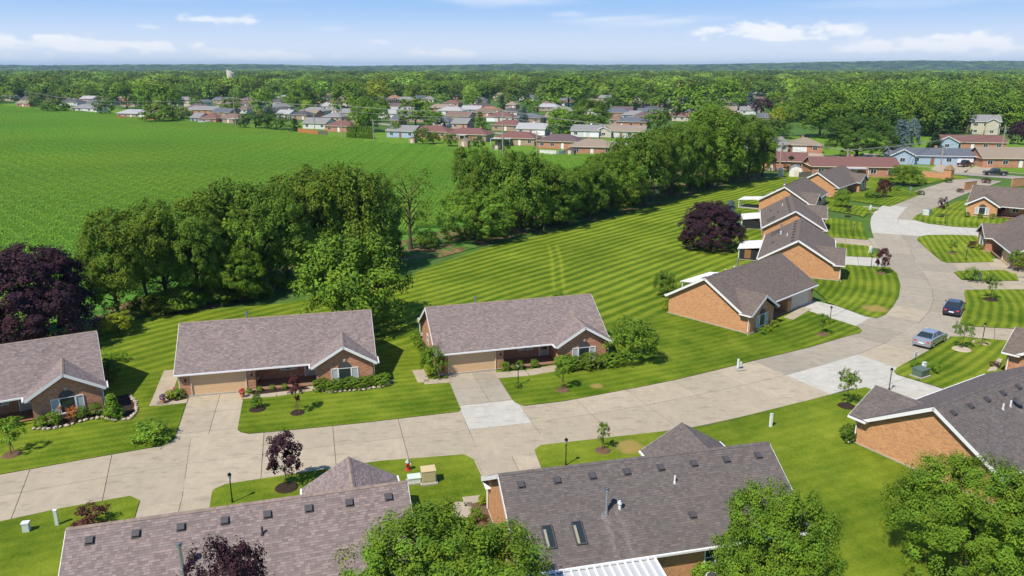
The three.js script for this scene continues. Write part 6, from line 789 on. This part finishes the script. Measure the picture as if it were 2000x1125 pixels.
// ------------------------------------------------------------------ the suburb's trees
M.leafFarG = new THREE.MeshPhysicalMaterial({ vertexColors: true, roughness: 0.85, specularIntensity: 0.15, color: lin(0.135, 0.212, 0.030) });
const placed = [];
const far = (k, c, u, vb, vt, w, l) => { const p = G(u, vb); placed.push([p.x, -p.z, w * mpp(p) / 2]); return treeAt(k, c, u, vb, vt, w, { label: l, name: k === 'farcone' || k === 'spruce' ? 'conifer_tree' : 'tree', cat: 'tree' }); };
[['dense2', 'fresh', 711, 258, 194, 54, 'big round pale green tree above the clipped conifer hedge'], ['far1', 'green', 812, 245, 195, 66, 'broad green tree over the grey roofs in the centre left'], ['far0', 'gold', 738, 202, 162, 46, 'bright yellow-green tree standing out in the suburb'], ['far2', 'green', 680, 222, 166, 56, 'tall green tree left of the bright yellow one'], ['far0', 'mid', 590, 216, 167, 44, 'mid-green tree left of centre in the suburb'], ['far1', 'green', 622, 214, 177, 36, 'green tree between roofs left of centre'], ['far2', 'fresh', 512, 230, 181, 44, 'pale green tree above the dark clump at the field edge'], ['far1', 'deep', 500, 251, 222, 60, 'dark low tree clump at the field edge, left part'], ['far2', 'deep', 540, 253, 224, 46, 'dark low tree clump at the field edge, right part'], ['farcone', 'fir', 577, 256, 230, 24, 'small dark conifer right of the dark clump'],
  ['far0', 'green', 773, 267, 240, 24, 'small rounded tree on the verge below the slate roof'], ['far1', 'mid', 826, 282, 252, 30, 'dark little tree pair by the small tan shed, left one'], ['far0', 'green', 846, 280, 260, 24, 'little tree pair by the small tan shed, right one'], ['far1', 'mid', 880, 285, 262, 28, 'round small tree left of the tan shed'], ['far2', 'fir', 985, 296, 272, 20, 'small dark tree beside the tall pole'], ['far1', 'deep', 935, 291, 268, 22, 'dark small tree right of the tan shed with pale door'], ['farcone', 'green', 938, 254, 217, 26, 'bright upright tree between the red roofs'], ['far0', 'fresh', 1092, 265, 217, 42, 'bright green tree by the white long house'], ['dense2', 'mid', 1153, 248, 197, 66, 'large dark spreading tree amid the suburb'], ['far2', 'green', 1110, 213, 154, 88, 'biggest tree crown in the middle of the suburb'],
  ['far0', 'green', 1037, 228, 196, 32, 'round tree left of the biggest crown'], ['spruce', 'blue', 1023, 242, 205, 22, 'blue spruce among grey roofs in the centre'], ['farcone', 'fir', 981, 218, 185, 18, 'dark conifer among the brown roofs'], ['far1', 'deep', 1196, 221, 190, 38, 'dark green tree right of the biggest crown'], ['far0', 'green', 1226, 217, 163, 62, 'tall green tree right of centre'], ['far2', 'green', 1297, 217, 172, 54, 'rounded tree over the slate roof right of centre'], ['far1', 'fresh', 1350, 246, 172, 76, 'large pale grey-green tree behind the far end of the tree row'], ['far0', 'mid', 1284, 252, 217, 56, 'dark green tree hiding the right end of the slate roof'], ['far1', 'green', 248, 212, 165, 46, 'round tree left of the bright lime tree'], ['far0', 'fresh', 284, 216, 166, 34, 'bright lime green tree at the left'], ['far2', 'green', 322, 232, 170, 54, 'tall leafy tree right of the bright lime one'], ['far1', 'mid', 312, 240, 206, 60, 'dense dark tree at the left field edge behind a pole'], ['far0', 'mid', 206, 224, 191, 32, 'dark tree between left houses at the field edge'], ['far1', 'mid', 110, 219, 195, 46, 'spreading bush-like tree at the far left field edge'], ['far2', 'fresh', 138, 200, 183, 32, 'light green tree behind the far left bush'], ['far0', 'mid', 69, 210, 188, 22, 'small tree at the far left'], ['far2', 'green', 355, 236, 212, 34, 'low dark tree by the grey hip roof at the left'],
  ['far1', 'fresh', 1418, 219, 159, 64, 'big pale round tree at the right of the suburb'], ['far0', 'copper', 1488, 224, 194, 36, 'purple-leaved tree at the right of the suburb'], ['spruce', 'blue', 1463, 216, 178, 26, 'blue-grey spruce left of the purple-leaved tree'], ['far2', 'mid', 1518, 220, 184, 38, 'green tree right of the purple-leaved tree'], ['dense2', 'mid', 1600, 268, 182, 98, 'very large maple-like tree above the tan house'], ['dense', 'deep', 1672, 311, 230, 128, 'huge dark broad tree behind the long red-roofed ranch'], ['spruce', 'blue', 1752, 302, 230, 50, 'tall blue spruce right of the huge dark tree'], ['far0', 'blue', 1776, 296, 238, 30, 'grey-green conifer beside the tall blue spruce'], ['spruce', 'fir', 1824, 292, 256, 32, 'dark conifer left of the long red-roofed house'], ['far1', 'gold', 1708, 246, 202, 40, 'golden yellow tree in the right woods'], ['far0', 'gold', 1516, 266, 214, 30, 'yellow-green upright tree by the slate-roofed house'], ['far0', 'copper', 1987, 282, 240, 34, 'purple tree at the right edge'], ['cone', 'fir', 1543, 333, 304, 24, 'rounded dark conifer by the red-roofed house at the row end'], ['far1', 'fresh', 1560, 196, 158, 34, 'yellowish round tree in front of the distant right woods'], ['far2', 'mid', 1660, 262, 196, 60, 'green tree right of the very large one'], ['far0', 'mid', 1585, 292, 285, 16, 'small garden bush tree by the white garage']].forEach((a) => far(...a));
for (let i = 0; i < 10; i++) { const u = 681 + i * 5; plant('cone', 'fresh', G(u, 271 - 0.25 * (9 - i)), 5, 2.2, { name: 'conifer_shrub', cat: 'conifer', label: 'upright clipped conifer in the hedge row beside the tall utility pole', group: 'clipped conifer hedge' }); }
for (let i = 0; i < 12; i++) plant('farcone', 'fir', G(742 + i * 4.2, 214), 7, 2.8, { name: 'conifer_tree', label: 'dark upright conifer in the screen behind the pale grey roof', group: 'dark conifer screen' });
{ // scattered trees: the nearest ones are things, the woods beyond read as one mass
  const R = rng(1234), list = [], ok = (x, z, r, h) => {
    const zc = z * pc + (CAM_H - h) * ps, su = 1000 + FOC * x / zc, sv = 562.5 + FOC * ((CAM_H - h) * pc - z * ps) / zc, sr = r / zc * FOC; for (const [hx, hz, hw, hd, hu, hs, hv] of houseSpots) { if (Math.hypot(x - hx, z - hz) < hd + r + 1) return false; if (z < hz && Math.abs(su - hu) < hs * 0.8 + sr * 0.8 && sv < hv - 3) { if (!(R() < 0.16)) return false; } }
    for (const [px, pz, pr] of placed) if (Math.hypot(x - px, z - pz) < pr + r * 0.55) return false; return true; };
  for (let k = 0; k < 5200; k++) {
    const z = 262 + 480 * Math.pow(R(), 0.8), x = (R() * 1.5 - 0.75) * (z + 30), a = x / z, r = 2.6 + R() * 3.4 + (x / z > 0.4 ? 1.6 : 0);
    if (inPoly(x, z, CORN)) continue; let near = false; for (const q of [[x + 14, z], [x, z - 14], [x - 9, z - 9]]) if (inPoly(...q, CORN)) near = true;
    const woods = a > 0.40 && z > 300 + (0.62 - a) * 220; if (z < 330 && a > 0.34) continue; if (near && R() < 0.93) continue; if (!woods && R() < (z < 420 ? 0.72 : z < 560 ? 0.35 : 0.1)) continue;
    if (a < 0.33 && a > -0.12 && z < 330) continue;
    const h = woods ? 11 + R() * 6 : 7 + R() * 6; if (!ok(x, z, woods ? r * 0.6 : r, h)) continue; placed.push([x, z, r]); list.push([x, z, r, woods, h]);
  }
  list.sort((p, q) => p[1] - q[1]);
  const cols = ['green', 'mid', 'green', 'deep', 'fresh', 'olive', 'mid', 'green'], word = { green: 'green', mid: 'mid-green', deep: 'dark green', fresh: 'light green', olive: 'olive green' }, single = list.slice(0, 190), rest = list.slice(190);
  single.forEach(([x, z, r, w, h]) => { const c = cols[Math.floor(R() * cols.length)], u = 1000 + 1560 * x / z, part = COL[Math.min(9, Math.max(0, Math.floor(u / 200)))], what = w ? 'in the woods' : 'among the distant houses', dep = z < 370 ? 'nearer' : z < 480 ? 'mid-distance' : 'farther'; plant('far' + Math.floor(R() * 3), c, V(x, -0.1, -z), h, r * 2.3, { label: `${dep} ${word[c]} tree ${what} ${part} of the view`, group: `${dep} ${word[c]} trees ${what} ${part}` }); });
  const inst = (name, label, pts) => { for (let k = 0; k < 3; k++) { const sub = pts.filter((_, i) => i % 3 === k), m = new THREE.Matrix4(), c = new THREE.Color(); if (!sub.length) continue; const im = new THREE.InstancedMesh(KIND['far' + k].g._g, M.leafFarG, sub.length); sub.forEach(([x, z, r, h, y], i) => { m.compose(V(x, y ?? 0, -z), new THREE.Quaternion().setFromAxisAngle(V(0, 1, 0), R() * 6.28), V(r / 4.5, h / 10, r / 4.5)); im.setMatrixAt(i, m); const b = 0.45 + 0.75 * R() + (R() < 0.22 ? 0.75 : 0), yel = R() * R(); im.setColorAt(i, c.setRGB(b * (0.85 + 0.5 * yel), b * (0.95 + 0.15 * yel), b * (0.75 + 0.3 * R()))); }); im.name = numbered(name); tag(im, label + [' of broad crowns', ' of many-lobed crowns', ' of rounded crowns'][k], 'woods', null, 'stuff'); scene.add(im); } };
  inst('suburb_trees', 'far mixed trees among the last suburb roofs', rest.map(([x, z, r, w, h]) => [x, z, r * 1.25, h]));
  const forest = []; let z = 735;
  while (z < 5200) { const s = z < 1500 ? 15 : z < 2600 ? 21 : 34; for (let x = -0.72 * z - 120; x < 0.72 * z + 120; x += s) { const q = fbm(x / 130, z / 130, 7, 3), gap = z < 1500 && fbm(x / 60, z / 45, 19, 3) > 0.62; if (gap) continue; const sz = s * (0.55 + R() * R() * 0.95), hh = (z < 1500 ? 8 + 8 * q : 9 + 9 * q) + R() * 4; forest.push([x + (R() - 0.5) * s, z + (R() - 0.5) * s, sz * 0.72, hh * (0.6 + 0.45 * sz / s)]); } z += s * (z < 1500 ? 1.15 : z < 2600 ? 1.5 : 2.2); }
  // wooded rise at the right, then the hills of the skyline
  inst('distant_woods', 'endless green woods up to the horizon', forest);
  const hillH = (x, zz) => { const a = x / zz, k = sst(-0.1, 0.25, a); return (22 + 30 * fbm(a * 5 + 9, 3, 61, 3) + 14 * k) * sst(5000, 5900, zz) * (1 - sst(6800, 8200, zz)) + 10 * sst(0.3, 0.6, a) * sst(2200, 4000, zz); };
  const g = new THREE.PlaneGeometry(1, 1, 160, 16), p = g.attributes.position, uv = g.attributes.uv; for (let i = 0; i < p.count; i++) { const t = p.getX(i) * 2, zz = 4900 + (p.getY(i) + 0.5) * 3400, x = t * 0.85 * zz; p.setXYZ(i, x, hillH(x, zz) - 0.5, -zz); uv.setXY(i, x, zz); } g.computeVertexNormals(); tag(put('hills', g, std({ map: farT, roughness: 1, color: lin(1.1, 1.1, 1.1), side: THREE.DoubleSide })), 'low blue wooded hills along the skyline', null, null, 'structure');
  const hp = []; for (let zz = 5150; zz < 6500; zz += 60) for (let x = -0.72 * zz; x < 0.72 * zz; x += 42) hp.push([x + (R() - 0.5) * 40, zz + (R() - 0.5) * 60, 22 + R() * 12, 10 + R() * 9, hillH(x, zz) - 1]);
  inst('hill_woods', 'woods covering the skyline hills', hp);
}
renderer.render(scene, camera);
